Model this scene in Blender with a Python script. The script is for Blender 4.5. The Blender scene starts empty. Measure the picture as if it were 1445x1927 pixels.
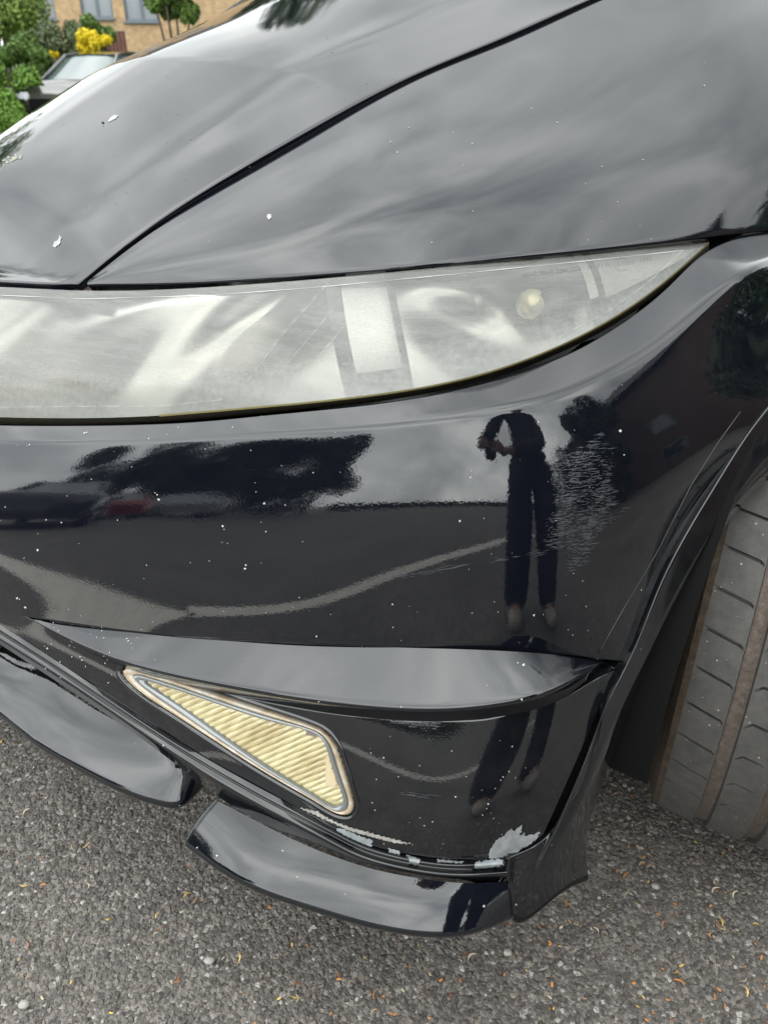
import bpy, bmesh, math, random
import numpy as np
from mathutils import Vector, Matrix, Euler
from mathutils.bvhtree import BVHTree
random.seed(7); rng = np.random.default_rng(7)
R = math.radians
sc = bpy.context.scene
col = sc.collection

# ------------------------------------------------------------------ camera, sky, sun, exposure
CAM_H, PITCH, FPX = 0.95, R(29.3), 1450.0
cd = bpy.data.cameras.new('camera'); cam = bpy.data.objects.new('camera', cd); col.objects.link(cam)
cam.location = (0, 0, CAM_H); cam.rotation_euler = (math.pi/2 - PITCH, 0, 0)
cd.sensor_fit = 'VERTICAL'; cd.sensor_height = 24.0; cd.lens = 24.0*FPX/1927.0
cd.clip_start = 0.02; cd.clip_end = 600
cd.dof.use_dof = True; cd.dof.focus_distance = 0.78; cd.dof.aperture_fstop = 6.5
sc.camera = cam

SUN_EL, SUN_AZ = R(58), R(205)          # azimuth measured clockwise from +Y
world = bpy.data.worlds.new('World'); sc.world = world; world.use_nodes = True
wn = world.node_tree; wn.nodes.clear()
def wnode(t, **k):
    n = wn.nodes.new(t)
    for a, b in k.items(): setattr(n, a, b)
    return n
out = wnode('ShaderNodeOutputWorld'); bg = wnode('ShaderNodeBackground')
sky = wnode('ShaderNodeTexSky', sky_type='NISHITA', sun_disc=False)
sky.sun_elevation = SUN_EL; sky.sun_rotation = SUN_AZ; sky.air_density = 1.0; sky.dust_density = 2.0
tc = wnode('ShaderNodeTexCoord')
mp = wnode('ShaderNodeMapping'); mp.inputs['Scale'].default_value = (1.0, 1.0, 1.5); mp.inputs['Location'].default_value = (0.35, 0.2, 0.1)
n1 = wnode('ShaderNodeTexNoise'); n1.inputs['Scale'].default_value = 2.3; n1.inputs['Detail'].default_value = 4.0; n1.inputs['Roughness'].default_value = 0.52; n1.inputs['Distortion'].default_value = 0.3
r1 = wnode('ShaderNodeValToRGB')
r1.color_ramp.elements[0].position = 0.34; r1.color_ramp.elements[0].color = (9.3, 10.0, 10.0, 1)
r1.color_ramp.elements[1].position = 0.66; r1.color_ramp.elements[1].color = (21.5, 22, 21.6, 1)
e = r1.color_ramp.elements.new(0.5); e.color = (14.6, 15.3, 15.3, 1)
mx = wnode('ShaderNodeMix', data_type='RGBA'); mx.inputs[0].default_value = 0.93
L = wn.links
L.new(tc.outputs['Generated'], mp.inputs['Vector']); L.new(mp.outputs[0], n1.inputs['Vector']); L.new(n1.outputs['Fac'], r1.inputs[0])
L.new(sky.outputs[0], mx.inputs[6]); L.new(r1.outputs[0], mx.inputs[7]); 
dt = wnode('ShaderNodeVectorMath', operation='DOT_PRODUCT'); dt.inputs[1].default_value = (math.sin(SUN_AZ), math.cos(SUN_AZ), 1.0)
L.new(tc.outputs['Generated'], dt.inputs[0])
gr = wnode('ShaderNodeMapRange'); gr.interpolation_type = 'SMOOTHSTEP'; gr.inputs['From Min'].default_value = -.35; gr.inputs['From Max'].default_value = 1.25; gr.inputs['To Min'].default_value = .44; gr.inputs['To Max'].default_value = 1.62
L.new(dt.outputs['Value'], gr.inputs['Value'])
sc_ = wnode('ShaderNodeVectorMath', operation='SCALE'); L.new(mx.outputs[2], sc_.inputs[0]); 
sz = wnode('ShaderNodeSeparateXYZ'); L.new(tc.outputs['Generated'], sz.inputs[0])      # brightening added low in the forward sky, lifts the bonnet reflections
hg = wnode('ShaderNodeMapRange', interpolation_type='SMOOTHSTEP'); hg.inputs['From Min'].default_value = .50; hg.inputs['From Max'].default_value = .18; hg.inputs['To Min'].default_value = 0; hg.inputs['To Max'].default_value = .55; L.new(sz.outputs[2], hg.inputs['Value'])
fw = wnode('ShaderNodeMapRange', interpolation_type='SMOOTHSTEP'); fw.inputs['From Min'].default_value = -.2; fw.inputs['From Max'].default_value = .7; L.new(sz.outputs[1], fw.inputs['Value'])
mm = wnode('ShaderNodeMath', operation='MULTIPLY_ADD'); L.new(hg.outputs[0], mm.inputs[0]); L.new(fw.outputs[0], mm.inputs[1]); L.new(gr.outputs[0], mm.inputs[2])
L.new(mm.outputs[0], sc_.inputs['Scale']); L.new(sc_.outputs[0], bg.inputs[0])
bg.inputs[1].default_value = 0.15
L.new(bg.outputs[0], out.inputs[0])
sl = bpy.data.lights.new('sun', 'SUN'); sl.energy = 0.5; sl.angle = R(120); sl.color = (1, 0.97, 0.92)
sun = bpy.data.objects.new('sun', sl); col.objects.link(sun)
sd = Vector((math.sin(SUN_AZ)*math.cos(SUN_EL), math.cos(SUN_AZ)*math.cos(SUN_EL), math.sin(SUN_EL)))
sun.rotation_euler = sd.to_track_quat('Z', 'Y').to_euler(); sun.location = sd*30
vs = sc.view_settings
vs.view_transform = 'Standard'; vs.look = 'None'; vs.exposure = 0.22; vs.gamma = 1.0; vs.use_curve_mapping = False
sc.cycles.use_denoising = True
try: sc.cycles.denoiser = 'OPENIMAGEDENOISE'
except Exception: pass
sc.cycles.max_bounces = 8; sc.cycles.caustics_reflective = False; sc.cycles.caustics_refractive = False
sc.cycles.transparent_max_bounces = 12

# ------------------------------------------------------------------ helpers
cp, sp = math.cos(PITCH), math.sin(PITCH)
def ray(u, v):
    a = (u-722.5)/FPX; b = (963.5-v)/FPX
    return np.array([a, cp + b*sp, -sp + b*cp])
def at(u, v, Y=None, z=None):
    d = ray(u, v)
    t = Y/d[1] if Y is not None else (z-CAM_H)/d[2]
    return np.array([0, 0, CAM_H]) + d*t
def proj(p):
    x, y, z = p[..., 0], p[..., 1], p[..., 2]-CAM_H
    dep = y*cp - z*sp; up = y*sp + z*cp
    return 722.5 + FPX*x/dep, 963.5 - FPX*up/dep
YAW = R(35)                                   # the car is turned 35 degrees to the view
REAR = np.array([math.sin(YAW), math.cos(YAW), 0.0]); LAT = np.array([math.cos(YAW), -math.sin(YAW), 0.0])
LC = -1.12                                    # the car's centre line
def car(r, l, z): return REAR*r + LAT*l + np.array([0, 0, z])

def spline(P, n, par=None):
    """natural cubic spline through rows of P, n samples, chord length parameter"""
    P = np.asarray(P, float); m = len(P)
    if par is None:
        d = np.sqrt(((P[1:, :2]-P[:-1, :2])**2).sum(1)) if P.shape[1] > 1 else np.ones(m-1)
        par = np.concatenate([[0], np.cumsum(np.maximum(d, 1e-9))])
    t = np.linspace(par[0], par[-1], n)
    if m == 2:
        w = ((t-par[0])/(par[1]-par[0]))[:, None]; return P[0]*(1-w)+P[1]*w
    h = np.diff(par); A = np.zeros((m, m)); B = np.zeros((m, P.shape[1])); A[0, 0] = A[-1, -1] = 1
    for i in range(1, m-1):
        A[i, i-1] = h[i-1]; A[i, i] = 2*(h[i-1]+h[i]); A[i, i+1] = h[i]
        B[i] = 6*((P[i+1]-P[i])/h[i] - (P[i]-P[i-1])/h[i-1])
    M = np.linalg.solve(A, B)
    k = np.clip(np.searchsorted(par, t, side='right')-1, 0, m-2)
    hh = h[k][:, None]; a = (par[k+1]-t)[:, None]; b = (t-par[k])[:, None]
    return M[k]*a**3/(6*hh) + M[k+1]*b**3/(6*hh) + (P[k]/hh - M[k]*hh/6)*a + (P[k+1]/hh - M[k+1]*hh/6)*b
def pl(P, n):
    """polyline resampled by chord length"""
    P = np.asarray(P, float); d = np.sqrt(((P[1:, :2]-P[:-1, :2])**2).sum(1)); s = np.concatenate([[0], np.cumsum(d)])
    t = np.linspace(0, s[-1], n); return np.stack([np.interp(t, s, P[:, i]) for i in range(P.shape[1])], 1)
def row(pts, n, z=False):
    s = spline(pts, n)
    return np.array([at(u, v, z=w) if z else at(u, v, Y=w) for u, v, w in s])
def loft(rows, m):
    """rows: list of (n,3); smooth across, one common parameter"""
    A = np.stack(rows); k = len(rows)
    d = np.sqrt(((A[1:]-A[:-1])**2).sum(2)).mean(1); par = np.concatenate([[0], np.cumsum(d)])
    return spline(A.reshape(k, -1), m, par).reshape(m, A.shape[1], 3)
def smooth_depth(g, co, KU, KV, lo, hi, vc, vs_, b0, b1):
    """depth of a panel as a low order polynomial of direction, so that its reflections run without ripples"""
    u, v = proj(g); c = g-CAMP; Y = c[..., 1]; x = (np.clip(u, lo, hi)-(lo+hi)/2)/((hi-lo)/2); y = (v-vc)/vs_
    Yn = sum(co[a*(KV+1)+k]*np.polynomial.chebyshev.chebval(x, np.eye(KU+1)[a])*np.polynomial.chebyshev.chebval(y, np.eye(KV+1)[k]) for a in range(KU+1) for k in range(KV+1))
    bl = np.clip((u-b0)/(b1-b0), 0, 1); bl = bl*bl*(3-2*bl); Yn = Yn*(1-bl)+Y*bl
    return CAMP + c*(Yn/Y)[..., None]
def extend(g, n=10, sides='tblr'):
    for s in sides:
        if s == 't': g = np.concatenate([np.stack([g[0]+(g[0]-g[2])/2*k for k in range(n, 0, -1)]), g], 0)
        if s == 'b': g = np.concatenate([g, np.stack([g[-1]+(g[-1]-g[-3])/2*k for k in range(1, n+1)])], 0)
        if s == 'l': g = np.concatenate([np.stack([g[:, 0]+(g[:, 0]-g[:, 2])/2*k for k in range(n, 0, -1)], 1), g], 1)
        if s == 'r': g = np.concatenate([g, np.stack([g[:, -1]+(g[:, -1]-g[:, -3])/2*k for k in range(1, n+1)], 1)], 1)
    return g
def stack(*g): return np.concatenate([g[0]]+[x[1:] for x in g[1:]], 0)
def soften(g, i, w, it=6):
    g = g.copy(); a, b = max(1, i-w), min(len(g)-1, i+w+1)
    for _ in range(it):
        g[a:b] = 0.25*g[a-1:b-1] + 0.5*g[a:b] + 0.25*g[a+1:b+1]
    return g
CAMP = np.array([0, 0, CAM_H])
def gnormals(g):
    du = np.gradient(g, axis=1); dv = np.gradient(g, axis=0)
    n = np.cross(du, dv); n /= np.linalg.norm(n, axis=2, keepdims=True)+1e-12
    return n
def facing(g, ref=None):
    n = gnormals(g); v = (CAMP if ref is None else ref) - g
    return n if (n*v).sum() > 0 else -n
def roll(g, side, r=0.0025, wall=0.012, k=4, ref=None):
    """bend the edge of a panel round and down"""
    T = {'bottom': lambda x: x, 'top': lambda x: x[::-1], 'right': lambda x: x.transpose(1, 0, 2), 'left': lambda x: x.transpose(1, 0, 2)[::-1]}[side]
    n = T(facing(g, ref)); G = T(g)
    e, f = G[-1], G[-3]
    t = e-f; N = n[-1]; t -= (t*N).sum(1, keepdims=True)*N; t /= np.linalg.norm(t, axis=1, keepdims=True)+1e-12
    add = []
    for i in range(1, k+1):
        a = math.pi/2*i/k; add.append(e + t*r*math.sin(a) - N*r*(1-math.cos(a)))
    if wall > 0: add.append(add[-1] - N*wall)
    G = np.concatenate([G, np.stack(add)], 0)
    return {'bottom': lambda x: x, 'top': lambda x: x[::-1], 'right': lambda x: x.transpose(1, 0, 2), 'left': lambda x: x[::-1].transpose(1, 0, 2)}[side](G)

def mesh_np(name, V, F, mats, parent=None, smooth=True, mi=None):
    V = np.asarray(V, np.float32); me = bpy.data.meshes.new(name)
    F = np.asarray(F, np.int32); k = F.shape[1]
    me.vertices.add(len(V)); me.vertices.foreach_set('co', V.ravel())
    me.loops.add(F.size); me.loops.foreach_set('vertex_index', F.ravel())
    me.polygons.add(len(F)); me.polygons.foreach_set('loop_start', np.arange(0, F.size, k, dtype=np.int32))
    if mi is not None: me.polygons.foreach_set('material_index', np.asarray(mi, np.int32))
    me.update(calc_edges=True)
    me.polygons.foreach_set('use_smooth', np.full(len(F), smooth))
    for m in (mats if isinstance(mats, (list, tuple)) else [mats]): me.materials.append(m)
    return link(name, me, parent)
def link(name, me, parent=None):
    o = bpy.data.objects.new(name, me); col.objects.link(o)
    if parent is not None:
        o.parent = parent; o.matrix_parent_inverse = wm(parent).inverted()
    return o
def wm(o):
    m = o.matrix_basis.copy()
    if o.parent: m = wm(o.parent) @ o.matrix_parent_inverse @ m
    return m
def gfaces(m, n, off=0):
    i = np.arange(m-1)[:, None]*n + np.arange(n-1)[None]; i = i.ravel() + off
    return np.stack([i, i+1, i+n+1, i+n], 1)
def grids(name, gs, mat, parent=None, keep=None, flip=None, smooth=True):
    V, F, o = [], [], 0
    for j, g in enumerate(gs):
        m, n = g.shape[:2]; f = gfaces(m, n, o)
        nn = gnormals(g); s = (nn*(CAMP-g)).sum()
        if flip is not None: s = s*flip
        # cross(du,dv) faces the viewer -> vertex order i, i+1, i+n+1 has that normal
        if s < 0: f = f[:, ::-1]
        if keep is not None and keep[j] is not None: f = f[keep[j].ravel()]
        V.append(g.reshape(-1, 3)); F.append(f); o += m*n
    return mesh_np(name, np.concatenate(V), np.concatenate(F), mat, parent, smooth)
def bvh(*gs):
    V, F, o = [], [], 0
    for g in gs:
        m, n = g.shape[:2]; F += gfaces(m, n, o).tolist(); V += g.reshape(-1, 3).tolist(); o += m*n
    return BVHTree.FromPolygons(V, F)
MISS = [0]
def on(tree, u, v, off=0.0005, dflt=None):
    d = Vector(ray(u, v)).normalized(); h = tree.ray_cast(Vector(CAMP), d)
    for k in range(12):
        if h[0] is not None: break
        d = Vector(ray(u+random.uniform(-1, 1)*(.15+.15*k), v+random.uniform(-1, 1)*(.15+.15*k))).normalized(); h = tree.ray_cast(Vector(CAMP), d)
    if h[0] is None:
        MISS[0] += 1; h = tree.find_nearest(Vector(CAMP)+d*(dflt or 0.8))
    n = h[1] if h[1].dot(d) < 0 else -h[1]
    return np.array(h[0] + n*off)
def tag(o, label=None, cat=None, group=None, kind=None):
    if label: o['label'] = label
    if cat: o['category'] = cat
    if group: o['group'] = group
    if kind: o['kind'] = kind
    return o
def empty(name, loc=(0, 0, 0), rz=0):
    o = bpy.data.objects.new(name, None); col.objects.link(o); o.location = loc; o.rotation_euler = (0, 0, rz); o.empty_display_size = 0.1
    return o
def bm_obj(name, bm, mats, parent=None, smooth=False):
    me = bpy.data.meshes.new(name); bmesh.ops.recalc_face_normals(bm, faces=bm.faces); bm.to_mesh(me); bm.free()
    for m in (mats if isinstance(mats, (list, tuple)) else [mats]): me.materials.append(m)
    if smooth:
        for p in me.polygons: p.use_smooth = True
    return link(name, me, parent)
def box(bm, c, s, rz=0, bev=0.0, mi=0):
    M = Matrix.Translation(c) @ Matrix.Rotation(rz, 4, 'Z') @ Matrix.Diagonal((*s, 1))
    r = bmesh.ops.create_cube(bm, size=1, matrix=M)
    if bev > 0:
        es = list({e for v in r['verts'] for e in v.link_edges})
        q = bmesh.ops.bevel(bm, geom=es, offset=bev, segments=2, affect='EDGES')
    return r['verts']
def tube(bm, pts, rad, k=8, cap=True):
    pts = [Vector(p) for p in pts]; rad = rad if hasattr(rad, '__len__') else [rad]*len(pts); rings = []
    for i, p in enumerate(pts):
        t = (pts[min(i+1, len(pts)-1)] - pts[max(i-1, 0)]).normalized()
        a = t.cross(Vector((0, 0, 1)));  a = t.cross(Vector((1, 0, 0))) if a.length < 0.05 else a
        a.normalize(); b = t.cross(a)
        rings.append([bm.verts.new(p + (a*math.cos(2*math.pi*j/k) + b*math.sin(2*math.pi*j/k))*rad[i]) for j in range(k)])
    for r0, r1_ in zip(rings, rings[1:]):
        for j in range(k): bm.faces.new((r0[j], r0[(j+1) % k], r1_[(j+1) % k], r1_[j]))
    if cap: bm.faces.new(rings[0][::-1]); bm.faces.new(rings[-1])

# ------------------------------------------------------------------ materials
def mat(name, base=(.5, .5, .5), rough=.5, metal=0.0, spec=.5, coat=0.0, build=None, **kw):
    m = bpy.data.materials.new(name); m.use_nodes = True; nt = m.node_tree
    b = nt.nodes['Principled BSDF']
    b.inputs['Base Color'].default_value = (*base, 1); b.inputs['Roughness'].default_value = rough
    b.inputs['Metallic'].default_value = metal; b.inputs['Specular IOR Level'].default_value = spec
    b.inputs['Coat Weight'].default_value = coat; b.inputs['Coat Roughness'].default_value = 0.03
    if build: build(nt, b)
    return m
def N(nt, t, inp=None, **k):
    n = nt.nodes.new(t)
    for a, b in k.items(): setattr(n, a, b)
    for a, b in (inp or {}).items(): n.inputs[a].default_value = b
    return n
def ramp(nt, src, stops):
    r = nt.nodes.new('ShaderNodeValToRGB'); el = r.color_ramp.elements
    el[0].position, el[0].color = stops[0][0], (*stops[0][1], 1)
    el[1].position, el[1].color = stops[-1][0], (*stops[-1][1], 1)
    for p, c in stops[1:-1]:
        x = el.new(p); x.color = (*c, 1)
    nt.links.new(src, r.inputs[0]); return r.outputs[0]
def noise(nt, scale, detail=4, rough=.55, vec=None, dist=0.0):
    n = N(nt, 'ShaderNodeTexNoise', {'Scale': scale, 'Detail': detail, 'Roughness': rough, 'Distortion': dist})
    if vec is None:
        t = N(nt, 'ShaderNodeTexCoord'); vec = t.outputs['Object']
    nt.links.new(vec, n.inputs['Vector']); return n.outputs['Fac']
def bump(nt, b, h, strength, dist, prev=None):
    x = N(nt, 'ShaderNodeBump', {'Strength': strength, 'Distance': dist}); nt.links.new(h, x.inputs['Height'])
    if prev is not None: nt.links.new(prev, x.inputs['Normal'])
    nt.links.new(x.outputs[0], b.inputs['Normal']); return x.outputs[0]
def mixc(nt, f, a, c):
    m = N(nt, 'ShaderNodeMix', data_type='RGBA')
    for s, i in ((f, 0), (a, 6), (c, 7)):
        if hasattr(s, 'default_value') and not isinstance(s, tuple): nt.links.new(s, m.inputs[i])
        elif isinstance(s, tuple): m.inputs[i].default_value = (*s, 1)
        else: m.inputs[i].default_value = s
    return m.outputs[2]
def math_(nt, op, a, b=None):
    m = N(nt, 'ShaderNodeMath', operation=op)
    for s, i in ((a, 0), (b, 1)):
        if s is None: continue
        if hasattr(s, 'default_value'): nt.links.new(s, m.inputs[i])
        else: m.inputs[i].default_value = s
    return m.outputs[0]
def paint(dust, specks, tint=(.0028, .0036, .006)):
    def f(nt, b):
        t = N(nt, 'ShaderNodeTexCoord'); vec = t.outputs['Object']
        c = tint
        # little stone chips
        vo = N(nt, 'ShaderNodeTexVoronoi', {'Scale': 85.0, 'Randomness': 1.0}); nt.links.new(vec, vo.inputs['Vector'])
        sep = N(nt, 'ShaderNodeSeparateColor'); nt.links.new(vo.outputs['Color'], sep.inputs[0])
        dn = noise(nt, 900, 2, .5, vec)
        d = math_(nt, 'ADD', vo.outputs['Distance'], math_(nt, 'MULTIPLY', math_(nt, 'SUBTRACT', dn, .5), .08))
        cl = noise(nt, 6, 3, .6, vec)
        size = math_(nt, 'MULTIPLY', math_(nt, 'POWER', sep.outputs[0], 12.0), .085*specks)
        chip = math_(nt, 'LESS_THAN', d, math_(nt, 'MULTIPLY', size, math_(nt, 'MULTIPLY', cl, 2.0)))
        # dust film
        dm = math_(nt, 'MULTIPLY', ramp(nt, noise(nt, 30, 6, .7, vec), [(.42, (0, 0, 0)), (.75, (1, 1, 1))]), dust)
        base = mixc(nt, dm, c, (.10, .09, .075))
        base = mixc(nt, chip, base, (.38, .39, .39))
        nt.links.new(base, b.inputs['Base Color'])
        ro = math_(nt, 'ADD', math_(nt, 'MULTIPLY', dm, .6), .022)
        ro = math_(nt, 'ADD', ro, math_(nt, 'MULTIPLY', chip, .5)); nt.links.new(ro, b.inputs['Roughness'])
        bump(nt, b, noise(nt, 420, 1, .4, vec), .028, .001)
    return f
M_PAINT = mat('black_paint', spec=.56, coat=0.30, build=paint(.02, .7))
M_PAINT_LOW = mat('black_paint_dirty', spec=.56, coat=0.30, build=paint(.06, 1.0, (.004, .0045, .006)))
M_PAINT_TOP = mat('black_paint_clean', spec=.56, coat=0.30, build=paint(.012, .45))
M_TRIM = mat('black_trim', (.008, .008, .009), .32)
M_DARK = mat('engine_bay_dark', (.003, .003, .003), .9, spec=.15)
def dirt(nt, b):
    c = ramp(nt, noise(nt, 120, 6, .7), [(.35, (.018, .013, .009)), (.55, (.06, .045, .03)), (.75, (.13, .10, .07))])
    nt.links.new(c, b.inputs['Base Color']); bump(nt, b, noise(nt, 300, 4), .6, .002)
M_DIRT = mat('grimy_plastic', rough=.75, build=dirt)
M_CHROME = mat('chrome', (.78, .78, .76), .12, 1.0)
# ------------------------------------------------------------------ the black hatchback
NC = 200
hatch = empty('parked_hatchback', tuple(car(1.9, LC, 0)), -YAW)
tag(hatch, 'glossy black hatchback filling the view, with a hazy headlight, scuffed bumper corner and chipped splitter', 'car')

# rows of the skin: (pixel u, pixel v, distance forward)
HLT = [(-260, 533, 1.03), (-120, 536, .96), (0, 540, .915), (165, 547, .86), (400, 540, .80), (600, 525, .765), (850, 501, .765), (1100, 476, .82), (1250, 462, .872), (1333, 455, .905)]
HLB = [(-260, 772, .925), (-120, 780, .875), (0, 785, .825), (300, 782, .732), (500, 765, .688), (722, 741, .655), (900, 706, .66), (1050, 652, .69), (1170, 588, .745), (1260, 522, .815), (1333, 457, .903)]
S0 = [(-260, 789, .92), (-120, 797, .868), (0, 802, .818), (300, 799, .724), (500, 783, .681), (722, 759, .648), (900, 724, .650), (1050, 672, .678), (1170, 606, .73), (1260, 538, .80), (1345, 462, .885), (1400, 447, .93), (1600, 425, 1.06)]
S1 = [(-260, 815, .910), (-120, 825, .858), (0, 832, .803), (300, 827, .718), (500, 817, .678), (722, 799, .644), (900, 773, .628), (1030, 748, .632), (1130, 708, .652), (1260, 627, .712), (1400, 518, .815), (1600, 430, .99)]
F0 = [(-260, 880, .890), (-120, 886, .838), (0, 890, .785), (300, 890, .703), (500, 885, .662), (722, 875, .624), (900, 862, .604), (1030, 850, .601), (1125, 825, .613), (1240, 765, .656), (1370, 670, .735), (1570, 600, .88)]
F1 = [(-260, 965, .877), (-120, 966, .825), (0, 967, .772), (300, 967, .688), (500, 966, .647), (722, 962, .610), (900, 955, .588), (1030, 945, .585), (1120, 925, .594), (1215, 880, .622), (1330, 800, .673), (1480, 722, .758)]
F1b = [(-180, 1050, .842), (-90, 1054, .808), (20, 1062, .758), (300, 1080, .673), (500, 1087, .634), (722, 1090, .598), (900, 1088, .577), (1020, 1084, .573), (1100, 1075, .580), (1180, 1048, .598), (1265, 990, .631), (1345, 907, .668)]
F1c = [(-130, 1088, .815), (-65, 1098, .782), (25, 1112, .744), (300, 1140, .667), (500, 1150, .627), (722, 1156, .592), (900, 1158, .571), (1012, 1158, .569), (1082, 1156, .573), (1145, 1147, .584), (1200, 1126, .598), (1237, 1094, .607)]
F2 = [(-90, 1118, .79), (-40, 1135, .766), (30, 1156, .740), (300, 1195, .663), (500, 1209, .622), (722, 1217, .588), (900, 1222, .569), (1000, 1227, .567), (1060, 1231, .569), (1105, 1236, .573), (1140, 1240, .579), (1178, 1244, .587)]
SHIFT = .012
for _l in (HLT, HLB, S0):
    for i_, q_ in enumerate(_l): _l[i_] = (q_[0], q_[1], q_[2]+SHIFT)
n_ = NC
def irow(pts, n):          # one parameter per node, so that nodes of neighbouring rows stay aligned
    s = spline(pts, n, par=np.arange(len(pts), dtype=float)); return np.array([at(u, v, Y=w) for u, v, w in s])
S0 = [S0[0], S0[1], S0[2], S0[3], S0[4], S0[5], S0[6], (1030, 681, .686), (1120, 640, .715), (1250, 547, .80), (1372, 452, .915), (1600, 425, 1.075)]
rS0, rS1, rF0, rF1, rF1b, rF1c, rF2 = (irow(x, n_) for x in (S0, S1, F0, F1, F1b, F1c, F2))
# shelf slightly hollow, then the face
COEF_FACE = [0.7347795, -0.0009665, -0.0023617, -0.0105284, -0.0070252, -0.0769426, -0.0063599, -0.0410801, -0.0311266, 0.0042219, 0.1359957, 0.0578049, -0.0157941, -0.0155215, -0.0113893, 0.030151, -0.0184134, -0.0276873, -0.0210523, 0.0028992, 0.0333651, 0.0384853, -0.0107612, -0.0074553, -0.0061176, 0.0042629, -0.008891, -0.0121004, -0.0082404, 0.0017299, 0.0070361, 0.0131388, -0.0034692, -0.0031352, -0.0025813, 0.0012847, -0.00334, -0.0024023, -0.0011519, 0.0012252, 0.0009589, 0.0005916, -0.000668, -0.0007414, -0.000696]
gF = smooth_depth(loft([rS1, rF0, rF1, rF1b, rF1c, rF2], 130), COEF_FACE, 8, 4, -260., 1500., 1000., 250., 1330, 1480)
gS = loft([rS0, gF[0]], 26)
gU = soften(stack(gS, gF), 25, 6, 10)
RIDGE_T = F2[2:10]
RT = [(65, 1166, .7275), (180, 1182, .694), (300, 1196, .6625), (500, 1210, .6215), (722, 1218, .5875), (900, 1223, .5685), (1050, 1233, .5685), (1132, 1243, .580)]
RB = [(65, 1168, .7270), (200, 1234, .650), (350, 1277, .602), (500, 1306, .567), (650, 1328, .543), (850, 1337, .521), (950, 1325, .519), (1050, 1296, .530), (1132, 1246, .579)]
RU = [(65, 1170, .7280), (200, 1243, .672), (350, 1290, .629), (500, 1322, .596), (650, 1346, .572), (850, 1357, .551), (950, 1347, .547), (1050, 1318, .553), (1132, 1252, .583)]
L0 = [(-90, 1119, .79), (0, 1148, .750), (65, 1169, .7275), (200, 1242, .673), (350, 1289, .630), (500, 1321, .597), (650, 1345, .573), (850, 1356, .552), (950, 1346, .548), (1050, 1317, .554), (1110, 1286, .567), (1158, 1262, .583)]
L0 = [q if i in (0, 1, 2, 11) else (q[0], q[1], q[2]-(.006 if q[0] < 600 else .001)) for i, q in enumerate(L0)]
LM = [(-90, 1121, .7895), (0, 1162, .747), (78, 1205, .714), (195, 1275, .664), (325, 1340, .617), (460, 1400, .580), (600, 1450, .553), (760, 1485, .533), (880, 1488, .526), (985, 1468, .530), (1050, 1437, .541), (1092, 1412, .551)]
LB = [(-90, 1122, .789), (0, 1175, .747), (90, 1231, .707), (190, 1300, .663), (300, 1373, .618), (420, 1446, .577), (550, 1516, .547), (680, 1583, .526), (790, 1610, .516), (880, 1617, .512), (945, 1612, .514), (1020, 1572, .525)]
rL0, rLM, rLB = irow(L0, n_), irow(LM, n_), irow(LB, n_)
COEF_LOW = [0.9926437, 0.5373291, 0.2516871, 0.0430364, -0.7922261, -1.0746234, -0.4641621, -0.0849467, 0.5956357, 0.8676172, 0.3622316, 0.0695074, -0.3610101, -0.5563388, -0.2367429, -0.0454834, 0.1861637, 0.2761857, 0.1143787, 0.0145562, -0.0635998, -0.0946667, -0.0378805, -0.0019109, 0.0114491, 0.0199263, 0.0016689, -0.0002489]
gL = smooth_depth(loft([rL0, rLM, rLB], 90), COEF_LOW, 6, 3, -100., 1170., 1400., 250., 1100, 1160)
# the fin
RU = [q if i in (0, 8) else (q[0], q[1], q[2]-.006) for i, q in enumerate(RU)]
rRT, rRB, rRU = row(RT, n_), row(RB, n_), row(RU, n_)
gR = stack(loft([rRT, rRB], 30), loft([rRB, rRU], 12)); gR = soften(gR, 29, 3, 5)
# step below the face
T0 = [(-90, 1122, .7885), (0, 1175, .7465), (143, 1268, .683), (289, 1366, .622), (412, 1441, .5795), (502, 1490, .556), (580, 1531, .541), (640, 1562, .532), (700, 1588, .524), (790, 1610, .5155), (870, 1616.5, .512), (944, 1612, .5135)]
T1 = [(-90, 1134, .783), (0, 1188, .740), (143, 1279, .676), (289, 1377, .615), (412, 1453, .573), (502, 1504, .549), (580, 1545, .533), (640, 1576, .523), (700, 1603, .514), (790, 1624, .505), (870, 1631, .5015), (952, 1626, .503)]
T2 = [(u, v+4, y+.009) for u, v, y in T1]
T3 = [(-90, 1147, .786), (0, 1203, .742), (143, 1294, .678), (289, 1394, .617), (412, 1474, .575), (502, 1525, .551), (580, 1565, .534), (640, 1597, .523), (700, 1622, .514), (790, 1642, .505), (870, 1649, .501), (955, 1645, .501)]
T4 = [(-90, 1156, .80), (0, 1212, .757), (143, 1306, .692), (289, 1406, .631), (412, 1500, .588), (502, 1552, .564), (580, 1590, .547), (640, 1620, .536), (700, 1643, .527), (790, 1662, .518), (870, 1669, .514), (958, 1666, .513)]
t0, t1, t2, t3, t4 = (irow(x, n_) for x in (T0, T1, T2, T3, T4))
gT = np.concatenate([loft([t0, t1], 8), loft([t1, t2], 4)[1:], loft([t2, t3], 8)[1:], loft([t3, t4], 5)[1:]], 0)
gT = soften(soften(gT, 7, 2, 2), 17, 3, 3)

T_FACE = bvh(gU, extend(gL, 14, 'tbr'))
T_FOG = bvh(extend(gL, 45, 'tb'))
T_ALL = bvh(gU, gL, gR, gT)
gU2 = roll(gU, 'top', .002, .016)
gU3 = roll(gU, 'right', .0022, .014)
gL3 = roll(roll(gL, 'right', .0022, .014), 'top', .001, .012)
gU2 = roll(gU2, 'bottom', .001, .012)

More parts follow.
